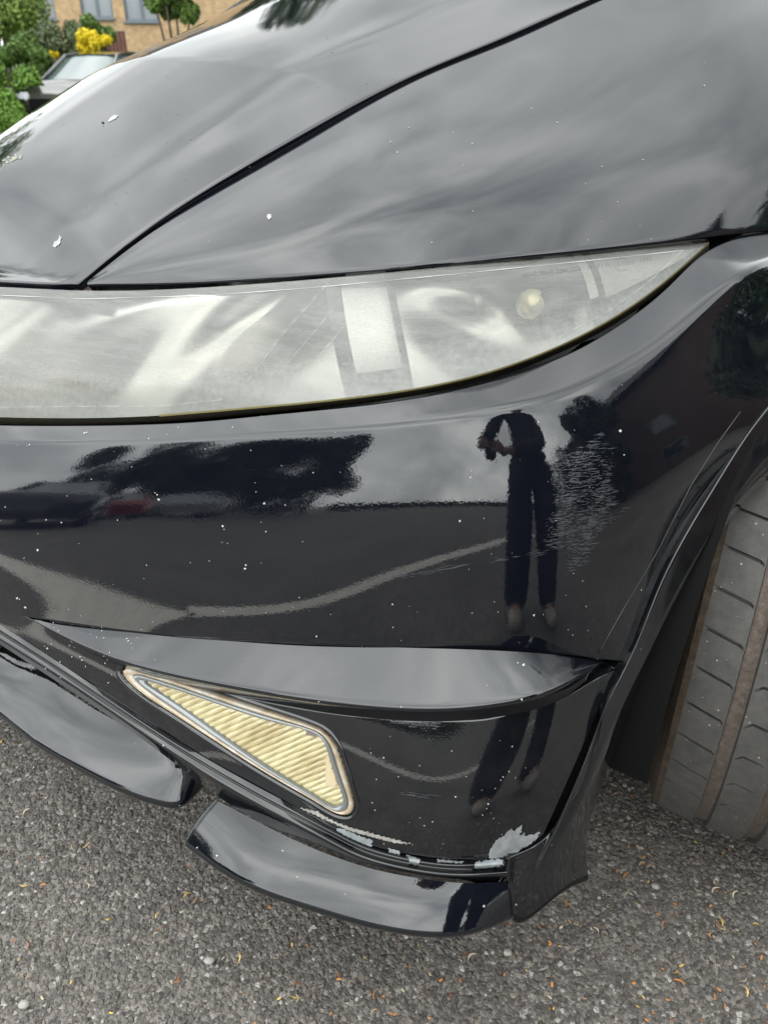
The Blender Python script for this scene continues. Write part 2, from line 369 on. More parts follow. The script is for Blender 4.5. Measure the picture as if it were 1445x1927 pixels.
def inside(P, u, v):
    P = np.asarray(P, float); c = np.zeros(u.shape, bool); j = len(P)-1
    for i in range(len(P)):
        a, b = P[i], P[j]
        k = ((a[1] > v) != (b[1] > v)) & (u < (b[0]-a[0])*(v-a[1])/(b[1]-a[1]+1e-12)+a[0]); c ^= k; j = i
    return c
FOG_OUT = [(229, 1262), (236, 1257), (262, 1260), (400, 1305), (520, 1344), (590, 1368), (612, 1380), (632, 1405), (645, 1440), (660, 1490), (666, 1518), (661, 1531), (645, 1534), (600, 1512), (520, 1466), (420, 1404), (320, 1340), (245, 1287)]
def faces_out(g, poly):
    c = (g[:-1, :-1]+g[1:, :-1]+g[:-1, 1:]+g[1:, 1:])/4; u, v = proj(c); return ~inside(poly, u, v)
def shrink(P, f):
    P = np.asarray(P, float); d = []
    n = len(P)
    for i in range(n):
        t = P[(i+1) % n]-P[i-1]; t /= np.linalg.norm(t)+1e-9; d.append(P[i] + np.array([-t[1], t[0]])*f)
    return d
_q = np.array(FOG_OUT); GROW = 1 if np.ptp(np.array(shrink(FOG_OUT, 5))[:, 0]) > np.ptp(_q[:, 0]) else -1
bumper = grids('front_bumper', [gU2, gU3[:, -7:], gL3], M_PAINT, hatch, keep=[None, None, faces_out(gL3, shrink(FOG_OUT, GROW*4))])
bumper.data.materials.append(M_PAINT_LOW)
nf0 = (gU2.shape[0]-1)*(gU2.shape[1]-1) + (gU3.shape[0]-1)*6
mi = np.zeros(len(bumper.data.polygons), np.int32); mi[nf0:] = 1; bumper.data.polygons.foreach_set('material_index', mi)
fin = grids('air_fin', [gR], M_PAINT, bumper)
step = grids('lower_moulding', [gT], M_PAINT_LOW, bumper)

# ---- wheel arch extension, right of the seam
SEAM = [(1560, 655, .80), (1445, 760, .728), (1345, 905, .667), (1240, 1092, .606), (1180, 1235, .577), (1130, 1335, .557), (1092, 1432, .545), (1052, 1522, .533), (1012, 1583, .523), (958, 1612, .510)]
SEAMo = [(u+6, v+3, y+.001) for u, v, y in SEAM]
A1 = [(1590, 690, .80), (1474, 795, .728), (1372, 935, .668), (1266, 1112, .608), (1205, 1250, .578), (1152, 1355, .557), (1112, 1452, .543), (1075, 1540, .531), (1040, 1600, .521), (970, 1665, .505)]
A2 = [(1650, 750, .84), (1530, 830, .765), (1395, 950, .690), (1296, 1100, .633), (1238, 1205, .607), (1190, 1320, .588), (1155, 1415, .575), (1125, 1500, .563), (1102, 1590, .548), (1104, 1652, .537)]
A2[-1] = (1106, 1655, .535)
A1b = [(1620, 715, .81), (1505, 812, .738), (1385, 943, .672), (1282, 1107, .613), (1222, 1228, .585), (1170, 1340, .565), (1133, 1436, .552), (1100, 1522, .540), (1076, 1596, .529), (1040, 1692, .512)]
A1[-1] = (975, 1736, .499)
SEAMo[-1] = (960, 1617, .507)
rA = [row(x, 120) for x in (SEAMo, A1, A1b, A2)]
gA = loft(rA, 30)
gA_ = roll(roll(gA, 'bottom', .004, .05), 'top', .002, .012)
arch = grids('wheel_arch_extension', [gA_, roll(gA, 'right', .003, .02)[:, -7:]], M_PAINT_LOW, hatch)
tag(arch, 'dusty black wheel arch extension behind the bumper seam')

# ---- splitters
def splitter(inner, outer, zi, zo_, n=120, r=.006, wall=.03, name='splitter'):
    a = spline(inner, n); b = spline(outer, n)
    zi = np.linspace(zi[0], zi[1], n); zo = np.linspace(zo_[0], zo_[1], n)
    A = np.array([at(u, v, z=w) for (u, v), w in zip(a[:, :2], zi)]); B = np.array([at(u, v, z=w) for (u, v), w in zip(b[:, :2], zo)])
    g = loft([A, (A+B)/2+np.array([0, 0, .004]), B], 40)
    g1 = roll(g, 'bottom', r, wall, 8, ref=g.mean((0, 1))+np.array([0, 0, 1]))
    gr = roll(g, 'right', .004, wall, 4, ref=g.mean((0, 1))+np.array([0, 0, 1]))[:, -7:]
    gl = roll(g, 'left', .004, wall, 4, ref=g.mean((0, 1))+np.array([0, 0, 1]))[:, :7]
    return g, grids(name, [g1, gr, gl], M_PAINT, hatch)
cl_in = [(-260, 1205), (-150, 1212), (0, 1228), (46, 1243), (100, 1283), (213, 1352), (300, 1408), (376, 1460)]
cl_out = [(-260, 1240), (-150, 1272), (0, 1338), (60, 1384), (110, 1415), (200, 1463), (290, 1500), (345, 1506), (384, 1478)]
gC, sp1 = splitter(cl_in, cl_out, (.312, .262), (.273, .222), r=.012, wall=.035)
tag(sp1, 'central black splitter lip with a rounded free end')
cr_in = [(408, 1506), (469, 1538), (552, 1580), (640, 1616), (720, 1640), (790, 1653), (880, 1662), (957, 1658)]
cr_out = [(352, 1582), (450, 1648), (580, 1700), (700, 1735), (800, 1752), (880, 1750), (966, 1722)]
gC2, sp2 = splitter(cr_in, cr_out, (.240, .234), (.205, .198), r=.010, wall=.03)
tag(sp2, 'corner black splitter lip with chipped upper edge')

# ---- bonnet: rows along its length, in car coordinates
def f1(x, xs, ys):
    P = np.stack([np.asarray(xs, float), np.asarray(ys, float)], 1)
    s = spline(P, 400, par=P[:, 0]); return np.interp(x, s[:, 0], s[:, 1])
SH = [(143, 529, .883), (238, 454, .916), (362, 370, .970), (478, 301, 1.026), (580, 243, 1.085), (783, 137, 1.228), (939, 72, 1.333), (1095, 3, 1.445), (1330, -88, 1.66), (1560, -160, 1.93)]
shw = np.array([at(u, v, Y=y+SHIFT) for u, v, y in spline(SH, 160)])
sr, sll, szz = shw@REAR, shw@LAT, shw[:, 2]
def bonnet_pt(r, t):
    ls = np.interp(r, sr, sll); zs = np.interp(r, sr, szz)
    amp = .050*np.clip((r-.50)/.45, 0, 1)
    z = zs + amp*(1-(1-t)**2) + .004*np.exp(-((t-.30)/.10)**2)*np.clip((r-.5)/.3, 0, 1)
    return ls - t*(ls-LC), z
fe = spline([(148, 533, .883), (70, 530, .905), (0, 526, .93), (-120, 521, .985), (-260, 516, 1.05)], 60)
few = np.array([at(u, v, Y=y+SHIFT) for u, v, y in fe])
fr, fl, fz = few@REAR, few@LAT, few[:, 2]
tt = np.linspace(0, 2, 161); G = []
for i in range(160):
    s = i/159; rowp = []
    for t in tt:
        tm = t if t <= 1 else 2-t
        l_front = fl[0] + (LC-fl[0])*tm
        r0 = np.interp(-l_front, -fl, fr); z0 = np.interp(-l_front, -fl, fz)
        r = r0 + (1.72-r0)*(s**1.0)
        ls, z = bonnet_pt(r, tm)
        _, zz0 = bonnet_pt(r0, tm)
        w = math.exp(-((r-r0)/.09)**1.3) if r > r0 else 1
        z += (z0-zz0)*w
        l = ls
        if t > 1: l = 2*LC-l; z -= .10*(t-1)**1.8
        rowp.append(car(r, l, z))
    G.append(rowp)
gB = np.array(G)
UPR = np.array([0, 0, 30.])
gB_ = roll(roll(roll(gB, 'top', .003, .02, ref=UPR), 'left', .0025, .018, ref=UPR), 'right', .0025, .018, ref=UPR)
bonnet = grids('bonnet', [gB_], M_PAINT_TOP, hatch)

# ---- front wing between the shut line and the headlight
WL = [(166, 533, .872), (260, 532, .842), (400, 527, .805), (600, 512, .768), (850, 491, .765), (1100, 469, .812), (1250, 453, .862), (1345, 441, .90), (1445, 430, .955), (1600, 415, 1.07)]
WU = [(168, 528, .878), (256, 459, .914), (378, 376, .972), (494, 306, 1.032), (594, 247, 1.094), (796, 140, 1.236), (951, 75, 1.343), (1107, 6, 1.455), (1343, -85, 1.67), (1580, -158, 1.936)]
WL = [(a, b, c+SHIFT) for a, b, c in WL]; WU = [(a, b, c+SHIFT) for a, b, c in WU]
wl = row(WL, n_); wu = row(WU, n_)
ap, bp = spline(WL, n_), spline(WU, n_)
rows = []
def wmid(f, dy):
    s = ap*(1-f)+bp*f
    w = np.clip(np.linspace(0, 1, n_)*2.2, 0, 1)
    # chord point then swell outward along the view
    A = wl*(1-f)+wu*f
    # point on this pixel ray nearest to the chord surface is close to A; swell along the local normal
    return A, w*dy
ch = wu-wl
tang = np.gradient(wl*.5+wu*.5, axis=0)
nrm = np.cross(tang, ch); nrm /= np.linalg.norm(nrm, axis=1, keepdims=True); nrm *= np.sign(nrm[:, 2:3])
wd = np.linalg.norm(ch, axis=1, keepdims=True)
for f, k in ((0, 0), (.12, .031), (.3, .043), (.55, .031), (.8, .009), (1, 0)):
    rows.append(wl*(1-f)+wu*f + nrm*wd*k)
gW = loft(rows, 110)
gW_ = roll(roll(roll(gW, 'top', .003, .022, ref=UPR), 'bottom', .0025, .022, ref=UPR), 'left', .002, .015, ref=UPR)
wing = grids('front_wing', [gW_], M_PAINT_TOP, hatch)
T_WING = bvh(gW); T_BON = bvh(gB)

# ---- dark structure seen in the gaps
def back(g, off): return g + facing(g)*(-off)
tray = loft([row([(a, b-14, c+.035) for a, b, c in HLT], 80), row([(a, b+8, c+.02) for a, b, c in HLT], 80)], 6)
grids('bonnet_slam_panel', [tray], M_DIRT, hatch)
g1 = back(gB[:, :14], .022); 
seamt = np.stack([shw + np.array([0, 0, -.024]) + LAT*k for k in (-.03, -.01, .01, .03)])
grids('shut_line_gutter', [seamt], M_DARK, hatch)
under = loft([row([(u-14, v-6, y+.018) for u, v, y in SEAM], 60), row([(u+24, v+8, y+.018) for u, v, y in SEAM], 60)], 5)
grids('bumper_seam_backing', [under], M_DARK, hatch)
# ------------------------------------------------------------------ headlight
hl = empty('headlight', tuple(at(640, 650, Y=.76))); hl.parent = hatch; hl.matrix_parent_inverse = wm(hatch).inverted()
tag(hl, 'long hazy headlight with yellowed, scratched lens')
top, bot = row(HLT, 200), row(HLB, 200)
ch = bot-top; nr = np.cross(np.gradient(top*.5+bot*.5, axis=0), ch); nr /= np.linalg.norm(nr, axis=1, keepdims=True)+1e-9
s = np.sign((nr*(CAMP-top)).sum(1)); s[:] = np.sign(s.sum()); nr *= s[:, None]
wdt = np.linalg.norm(ch, axis=1, keepdims=True)
gH = loft([top*(1-f)+bot*f + nr*wdt*k for f, k in ((0, 0), (.2, .05), (.5, .085), (.8, .055), (1, 0))], 60)
T_LENS = bvh(gH)
def lens_mat(nt, b):
    outn = nt.nodes['Material Output']
    t = N(nt, 'ShaderNodeTexCoord'); mp_ = N(nt, 'ShaderNodeMapping'); mp_.inputs['Scale'].default_value = (1, 1, 9); nt.links.new(t.outputs['Object'], mp_.inputs[0])
    st = noise(nt, 14, 7, .7, mp_.outputs[0]); fine = noise(nt, 160, 5, .7, t.outputs['Object'])
    # haze grows towards the lower edge (uv.y = 0 top, 1 bottom)
    sx = N(nt, 'ShaderNodeSeparateXYZ'); nt.links.new(t.outputs['UV'], sx.inputs[0])
    low = ramp(nt, math_(nt, 'ADD', sx.outputs[1], math_(nt, 'MULTIPLY', math_(nt, 'SUBTRACT', fine, .5), .35)), [(.70, (0, 0, 0)), (.93, (1, 1, 1))])
    fineh = ramp(nt, fine, [(.30, (.5, .5, .5)), (.66, (1, 1, 1))])
    hz = math_(nt, 'ADD', math_(nt, 'MULTIPLY', ramp(nt, st, [(.35, (.0, .0, .0)), (.75, (1, 1, 1))]), .24), .36)
    hz = math_(nt, 'ADD', hz, math_(nt, 'MULTIPLY', math_(nt, 'MULTIPLY', low, fineh), .35))
    hz = math_(nt, 'MINIMUM', hz, .92)
    tr = N(nt, 'ShaderNodeBsdfTransparent', {'Color': (.90, .90, .86, 1)})
    tl = N(nt, 'ShaderNodeBsdfTranslucent', {'Color': (.40, .395, .36, 1)})
    df = N(nt, 'ShaderNodeBsdfDiffuse', {'Color': (.36, .36, .34, 1)})
    m1 = N(nt, 'ShaderNodeMixShader', {0: .35}); nt.links.new(df.outputs[0], m1.inputs[1]); nt.links.new(tl.outputs[0], m1.inputs[2])
    m2 = N(nt, 'ShaderNodeMixShader'); nt.links.new(hz, m2.inputs[0]); nt.links.new(tr.outputs[0], m2.inputs[1]); nt.links.new(m1.outputs[0], m2.inputs[2])
    gl = N(nt, 'ShaderNodeBsdfGlossy', {'Roughness': .10}); fr_ = N(nt, 'ShaderNodeFresnel', {'IOR': 1.45})
    m3 = N(nt, 'ShaderNodeMixShader'); nt.links.new(fr_.outputs[0], m3.inputs[0]); nt.links.new(m2.outputs[0], m3.inputs[1]); nt.links.new(gl.outputs[0], m3.inputs[2])
    nt.links.new(m3.outputs[0], outn.inputs[0])
M_LENS = mat('hazy_headlight_lens', build=lens_mat)
def uvgrid(o, m, n):
    uv = o.data.uv_layers.new(name='UVMap'); vi = np.zeros(len(o.data.loops), np.int32); o.data.loops.foreach_get('vertex_index', vi)
    U = np.stack([(vi % n)/(n-1), (vi//n)/(m-1)], 1).astype(np.float32); uv.data.foreach_set('uv', U.ravel())
lens = grids('lens', [gH], M_LENS, hl); uvgrid(lens, *gH.shape[:2])
M_BOWL = mat('silver_reflector', (.47, .46, .43), .26, 1.0)
M_BOWL_SOFT = mat('satin_bezel', (.62, .62, .58), .35, .6)
M_GREYIN = mat('grey_bezel', (.16, .17, .18), .4)
# inner edge frame of the lens, a glued flange just outside the lens
M_FLANGE = mat('yellowed_flange', (.20, .17, .07), .35)
fl_ = loft([row([(a, b, c-.001) for a, b, c in HLB], 160), row([(a, b+7, c+.006) for a, b, c in HLB], 160), row([(a, b+13, c+.030) for a, b, c in HLB], 160)], 10)
grids('lens_flange', [fl_], mat('dark_flange', (.035, .032, .022), .35), hl)
fe_ = loft([row([(a, b-1.5, c-.002) for a, b, c in HLB[3:]], 160), row([(a, b+2.0, c-.0015) for a, b, c in HLB[3:]], 160)], 3)
grids('lens_edge', [fe_], M_FLANGE, hl)
# housing behind: shell follows the lens 75 mm back
def interior(f0, f1, g0, g1, depth):   # part of lens param space pushed back
    pass
i0 = lambda u: int(np.argmin(np.abs(proj(top)[0]-u)))
n = gH.shape[1]
mH = facing(gH)
def shell(ua, ub, va, vb, depthf, m=40, k=40, name='reflector', material=None, parent=hl):
    """sheet behind the lens between pixel columns ua..ub and lens fractions va..vb; depthf(s,t) metres back"""
    g = np.zeros((m, k, 3))
    for i in range(m):
        for j in range(k):
            s_, t_ = j/(k-1), i/(m-1)
            u = ua+(ub-ua)*s_
            a = np.interp(u, proj(top)[0], np.arange(n)); fr = va+(vb-va)*t_
            jj = int(min(n-2, a)); w = a-jj; rr = fr*(gH.shape[0]-1); ii = int(min(gH.shape[0]-2, rr)); q = rr-ii
            p = (gH[ii, jj]*(1-w)+gH[ii, jj+1]*w)*(1-q) + (gH[ii+1, jj]*(1-w)+gH[ii+1, jj+1]*w)*q
            d = p-CAMP; d /= np.linalg.norm(d); g[i, j] = p + d*depthf(s_, t_)
    return grids(name, [g], material or M_BOWL, parent)
def bowl(d0, d1, cx=.5, cy=.5, w=.33, h=.55, tilt=0.0):
    return lambda s_, t_: d0 + (d1-d0)*math.exp(-((s_-cx+tilt*(t_-.5))/w)**2-((t_-cy)/h)**2)
def bowls(*bs): return lambda s_, t_: max(.016, sum(b(s_, t_) for b in bs)/1.0)
grids('housing', [back(gH, .095)], M_GREYIN, hl)
shell(-250, 612, .0, 1.0, bowls(bowl(.020, .085, .33, .45, .17, .60, .25), bowl(.0, .065, .80, .42, .13, .50, .30), bowl(.0, .022, .55, .6, .10, .5, .4)), m=60, k=110, name='reflector')
shell(612, 640, .0, 1.0, lambda s_, t_: .012+.02*s_, name='divider', material=M_GREYIN)
shell(640, 722, .10, .84, lambda s_, t_: .020+.012*(2*t_-1)**2+.008*s_, name='side_reflector', material=mat('white_reflector', (.80, .80, .78), .4, .1))
shell(722, 735, .0, 1.0, lambda s_, t_: .012+.05*s_, name='divider', material=M_GREYIN)
shell(735, 1075, .0, 1.0, bowls(bowl(.030, .10, .72, .40, .30, .55), bowl(.0, .04, .25, .7, .20, .35, -.5)), m=60, k=80, name='reflector')
shell(1075, 1092, .10, .70, lambda s_, t_: .02, name='divider', material=M_BOWL_SOFT)
shell(1105, 1300, .12, .75, lambda s_, t_: .02+.05*s_*(1-s_), name='bezel', material=M_BOWL_SOFT)
# projector bulb in the outer bowl
def hit_lens(u, v, d):
    p = on(T_LENS, u, v, 0); q = p-CAMP; q /= np.linalg.norm(q); return p + q*d
bm = bmesh.new(); c = Vector(hit_lens(1000, 575, .06)); ax = (Vector(CAMP)-c).normalized()
tube(bm, [c-ax*.02, c-ax*.005, c, c+ax*.012, c+ax*.018], [.016, .017, .015, .012, .002], 20)
bm_obj('bulb', bm, mat('bulb_glass', (.75, .68, .42), .15, .3), hl, True)
bm = bmesh.new(); c2 = Vector(hit_lens(1042, 580, .045)); tube(bm, [c2-ax*.03, c2+ax*.002], [.021, .019], 24); bm_obj('bulb_shield', bm, mat('bulb_shield', (.06, .055, .06), .3, .5), hl, True)
bm = bmesh.new(); c2 = Vector(hit_lens(890, 575, .07)); tube(bm, [c2-ax*.03, c2+ax*.004], [.016, .012], 20); bm_obj('bulb_shield', bm, mat('bulb_shield_dull', (.30, .29, .27), .35, .7), hl, True)
# ------------------------------------------------------------------ ground
def asphalt(nt, b):
    t = N(nt, 'ShaderNodeTexCoord'); vec = t.outputs['Object']
    v1 = N(nt, 'ShaderNodeTexVoronoi', {'Scale': 130.0}); nt.links.new(vec, v1.inputs['Vector'])
    s = N(nt, 'ShaderNodeSeparateColor'); nt.links.new(v1.outputs['Color'], s.inputs[0])
    c = ramp(nt, s.outputs[0], [(0, (.065, .059, .053)), (.6, (.115, .105, .094)), (.93, (.18, .165, .15)), (1, (.30, .28, .25))])
    big = ramp(nt, noise(nt, 1.2, 4, .6, vec), [(.3, (.75, .75, .75)), (.7, (1.2, 1.2, 1.2))])
    m = N(nt, 'ShaderNodeMix', data_type='RGBA', blend_type='MULTIPLY'); m.inputs[0].default_value = 1; nt.links.new(c, m.inputs[6]); nt.links.new(big, m.inputs[7])
    nt.links.new(m.outputs[2], b.inputs['Base Color'])
    p = bump(nt, b, math_(nt, 'SUBTRACT', 1.0, v1.outputs['Distance']), .8, .004); bump(nt, b, noise(nt, 500, 3, .6, vec), .4, .001, p)
M_ASPH = mat('asphalt', rough=.78, build=asphalt)
g = mesh_np('ground', [(-150, -150, 0), (150, -150, 0), (150, 150, 0), (-150, 150, 0)], [(0, 1, 2, 3)], M_ASPH, smooth=False)
tag(g, kind='structure')
# ------------------------------------------------------------------ fog lamp
FOG_IN = [(272, 1283), (300, 1290), (350, 1306), (430, 1334), (520, 1362), (585, 1378), (604, 1392), (617, 1425), (632, 1470), (643, 1503), (641, 1514), (632, 1519), (600, 1504), (520, 1455), (430, 1395), (350, 1338), (290, 1297)]
def closed(P, n):
    P = np.asarray(P, float); Q = np.concatenate([P[-2:], P, P[:3]])
    d = np.concatenate([[0], np.cumsum(np.sqrt(((Q[1:]-Q[:-1])**2).sum(1))**.7)])
    s = spline(Q, 4000, par=d); t = np.linspace(d[0], d[-1], 4000); k = (t >= d[2]) & (t <= d[2+len(P)]); s = s[k]
    L_ = np.concatenate([[0], np.cumsum(np.sqrt(((s[1:]-s[:-1])**2).sum(1)))]); u = np.linspace(0, L_[-1], n+1)[:-1]
    return np.stack([np.interp(u, L_, s[:, 0]), np.interp(u, L_, s[:, 1])], 1)
def ringmesh(name, loops, mat_, parent, tree=T_FOG):
    """loops: list of (pixel loop (n,2), offset)"""
    G = []; m0 = MISS[0]
    for P, off in loops:
        G.append([on(tree, u, v, off) for u, v in np.concatenate([P, P[:1]])])
    G = np.array(G); J = np.linalg.norm(np.diff(G, axis=1), axis=2)
    if J.max() > .02: print('ring jump', name, J.max(), MISS[0]-m0, np.argwhere(J > .02)[:4].tolist(), [tuple(loops[0][0][j % nfp]) for i, j in np.argwhere(J > .02)[:3]])
    return grids(name, [G], mat_, parent)
nfp = 180
FO, FI = closed(FOG_OUT[0:1]+FOG_OUT[1:], nfp), closed(FOG_IN, nfp)
def fo(d): return closed(shrink(FOG_OUT, GROW*d), nfp)
def mixl(f): return FO*(1-f)+FI*f
fog = empty('fog_lamp', tuple(at(450, 1400, Y=.58))); fog.parent = bumper; fog.matrix_parent_inverse = wm(bumper).inverted()
tag(fog, 'triangular yellowed fog lamp with a ribbed lens')
ringmesh('surround', [(fo(11), .0002), (fo(7.5), .0013), (fo(4), .0008), (fo(1.5), -.003), (fo(-1), -.008)], M_PAINT_LOW, fog)
def tan_(nt, b):
    nt.links.new(ramp(nt, noise(nt, 60, 5), [(.3, (.22, .16, .10)), (.5, (.34, .27, .18)), (.75, (.42, .40, .36))]), b.inputs['Base Color'])
ringmesh('frame', [(FO, -.006), (mixl(.04), -.0005), (mixl(.14), .0014), (mixl(.34), .0016), (mixl(.46), -.0002), (mixl(.5), -.002)], mat('tan_lamp_frame', rough=.22, coat=.6, build=tan_), fog)
ringmesh('lens_rim', [(mixl(.48), -.0015), (mixl(.52), .0006), (mixl(.66), .0018), (mixl(.85), .0008), (mixl(.97), -.0020), (mixl(1.0), -.0035)], mat('clear_lens_rim', (.15, .16, .16), .12, .25, coat=1.0), fog)
def yel(nt, b):
    nt.links.new(ramp(nt, noise(nt, 28, 5), [(.3, (.30, .235, .11)), (.55, (.40, .345, .185)), (.8, (.47, .425, .26))]), b.inputs['Base Color'])
M_YEL = mat('yellowed_ribbed_plastic', rough=.28, coat=1.0, build=yel)
tp = spline([(266, 1279), (350, 1304), (430, 1332), (520, 1360), (585, 1374), (612, 1392)], 240); bt = spline([(268, 1283), (290, 1301), (350, 1342), (430, 1399), (520, 1459), (600, 1508), (650, 1528)], 240)
G = []
for i in range(110):
    f = i/109; r_ = []
    for (u0, v0), (u1, v1) in zip(tp, bt):
        u, v = u0+(u1-u0)*f, v0+(v1-v0)*f
        q = v*math.cos(R(24)) + u*math.sin(R(24)) + .00045*(u-480)**2*math.copysign(1, 480-u)*.3 + .0009*(v-1400)**2*.3
        h = abs(math.sin(math.pi*q/10.5))**.7
        edge = min(1, min(f, 1-f)*9)
        r_.append(on(T_FOG, u, v, -.0045 + .0017*h*edge + .0006*math.sin(u*.21+v*.13)*edge))
    G.append(r_)
grids('ribbed_lens', [np.array(G)], M_YEL, fog)

FOGT = T_FOG
# ------------------------------------------------------------------ decal-like pieces lying on the skin
def cells(polys, tree, off, name, mat_, parent, cell=1.4, kind=None, label=None):
    V, F = [], []
    for P in polys:
        P = np.array(P, float); x0, y0 = P.min(0)-1; x1, y1 = P.max(0)+1
        nx, ny = int((x1-x0)/cell)+2, int((y1-y0)/cell)+2
        uu, vv = np.meshgrid(x0+np.arange(nx)*cell, y0+np.arange(ny)*cell)
        uu = uu + rng.uniform(-.4, .4, uu.shape); vv = vv + rng.uniform(-.4, .4, vv.shape)
        uc, vc = uu[:-1, :-1]+cell/2, vv[:-1, :-1]+cell/2; wb = min(.8, .022*max(x1-x0, y1-y0)) if max(x1-x0, y1-y0) > 12 else 0
        cin = inside(P, uc+wb*np.sin(vc*.9+uc*.35)+wb*.7*np.sin(uc*1.1), vc+wb*np.sin(uc*.55+vc*.3)+wb*.8*np.cos(uc*1.7+vc))
        idx = -np.ones(uu.shape, int); bad = np.zeros(uu.shape, bool)
        for i, j in zip(*np.nonzero(cin)):
            q = []
            for a, b in ((i, j), (i, j+1), (i+1, j+1), (i+1, j)):
                if idx[a, b] < 0:
                    m0 = MISS[0]; idx[a, b] = len(V); V.append(on(tree, uu[a, b], vv[a, b], off)); bad[a, b] = MISS[0] > m0
                q.append(idx[a, b])
            if not bad[i:i+2, j:j+2].any() and np.ptp(np.array([V[k_] for k_ in q]), axis=0).max() < .012: F.append(q[::-1])
    if not F: return None
    return tag(mesh_np(name, V, F, mat_, parent, smooth=True), label, kind=kind)
def prim(c, r=.55, n=90):
    def f(nt, b):
        x = ramp(nt, noise(nt, n, 5, .65), [(.3, tuple(k*.65 for k in c)), (.52, c), (.75, tuple(min(1, k*1.35) for k in c))])
        nt.links.new(x, b.inputs['Base Color']); bump(nt, b, noise(nt, 400, 3), .3, .0006)
    return f
M_PRIMER = mat('bare_grey_plastic', rough=.45, build=prim((.19, .20, .205)))
M_PRIMER_L = mat('pale_primer', rough=.45, build=prim((.20, .215, .225)))
M_TANCHIP = mat('pale_tan_scrape', rough=.4, build=prim((.25, .235, .215)))
M_WHITE = mat('white_speck', (.42, .42, .41), .6)
T_LOW = bvh(gT, extend(gL, 3, 'b'), gU)
DBG = [on(T_FACE, 400+i*.37, 1180+i*.1) for i in range(0)]
cells([[(919, 1608), (923, 1595), (935, 1580), (950, 1569), (962, 1558), (966, 1564), (972, 1559), (982, 1550), (980, 1563), (977, 1571), (987, 1567), (984, 1573), (1000, 1570), (1016, 1564), (1009, 1578), (998, 1587), (981, 1597), (965, 1606), (948, 1612), (921, 1616)]], T_FACE, .0006, 'paint_chip', M_PRIMER, bumper, label='leaf shaped patch of missing paint at the lower corner')
cells([[(958, 1587), (964, 1591), (938, 1607), (926, 1609), (940, 1598)]], T_FACE, .0009, 'paint_chip', M_PRIMER_L, bumper)
cells([[(892, 1632), (893, 1624), (915, 1620), (944, 1617), (947, 1627), (920, 1633), (900, 1636)]], T_LOW, .0008, 'paint_chip', M_PRIMER_L, bumper)
cells([[(822, 1616), (850, 1619), (873, 1621), (870, 1626), (823, 1623)]], T_LOW, .0008, 'paint_chip', M_PRIMER_L, bumper)
cells([[(730, 1594), (752, 1601), (751, 1610), (735, 1606)]], T_LOW, .0008, 'paint_chip', M_PRIMER_L, bumper)
cells([[(764, 1606), (791, 1619), (783, 1632), (771, 1623)]], T_LOW, .0008, 'paint_chip', M_PRIMER, bumper)
cells([[(563, 1519), (597, 1526), (631, 1546), (660, 1556), (703, 1568), (779, 1588), (740, 1585), (701, 1574), (660, 1563), (611, 1541)]], T_LOW, .0008, 'paint_chip', M_TANCHIP, bumper, label='long pale scrape below the fog lamp')
cells([[(631, 1559), (645, 1558), (674, 1571), (701, 1580), (699, 1594), (679, 1586), (645, 1572)]], T_LOW, .0011, 'paint_chip', M_PRIMER_L, bumper)
cells([[(611, 1428), (616, 1422), (633, 1478), (629, 1482), (612, 1481)]], T_FOG, -.0022, 'inner_tab', mat('cream_tab', (.46, .38, .24), .4), fog)
cells([[(575, 1376), (594, 1380), (592, 1389), (574, 1384)]], T_FOG, -.0020, 'inner_tab', mat('grey_clip', (.16, .13, .12), .5), fog)
# specks
def speck(u, v, r):
    k = 7; a0 = random.random()*6; return [(u+r*random.uniform(.6, 1.3)*math.cos(a0+i*2*math.pi/k), v+r*random.uniform(.6, 1.3)*math.sin(a0+i*2*math.pi/k)) for i in range(k)]
big = [(297, 931, 2.5), (300, 940, 3), (293, 927, 2), (498, 947, 3), (420, 990, 3), (463, 1063, 3), (462, 1070, 3), (501, 1000, 2), (570, 1019, 2.4), (88, 978, 2), (117, 983, 2), (72, 1035, 3), (34, 1125, 3), (38, 1127, 2), (49, 1143, 3), (90, 1220, 2.5), (152, 1235, 2), (240, 1202, 2.2), (205, 1285, 2), (308, 1403, 2), (596, 1197, 2), (1004, 1157, 3), (1045, 979, 2.2), (885, 898, 2.6), (865, 980, 4), (1166, 811, 4), (1012, 794, 2), (739, 1137, 2.2), (501, 1153, 2), (160, 815, 2.4), (164, 814, 2), (281, 825, 2), (315, 818, 1.8), (600, 1320, 2), (1205, 1110, 2), (740, 1180, 2), (985, 1252, 4), (974, 1248, 2), (981, 1316, 3), (700, 1510, 2.3), (706, 1524, 2), (918, 1512, 2.2), (755, 1330, 2), (970, 1702, 3), (910, 1705, 4), (695, 1745, 2.5), (372, 1595, 3), (409, 1610, 3), (533, 1601, 2), (650, 1682, 2), (560, 1650, 2)]
T_SKIN = bvh(gU, gL, gR, gT, gC, gC2, gA)
sp_ = [speck(b[0], b[1], b[2]*.62) for b in big]
for _ in range(80):
    u, v = rng.uniform(0, 1150), rng.uniform(800, 1235)
    if v > 1100+ u*.1 and rng.random() < .6: continue
    sp_.append(speck(u, v, rng.uniform(.5, 1.1)))
for _ in range(40): sp_.append(speck(rng.uniform(660, 1040), rng.uniform(1370, 1600), rng.uniform(.5, 1.1)))
for _ in range(40): sp_.append(speck(rng.uniform(60, 300), rng.uniform(1170, 1290), rng.uniform(.5, 1.1)))
cells(sp_, T_SKIN, .0005, 'stone_chips', M_WHITE, bumper, cell=1.0, kind='stuff', label='tiny white stone chips')
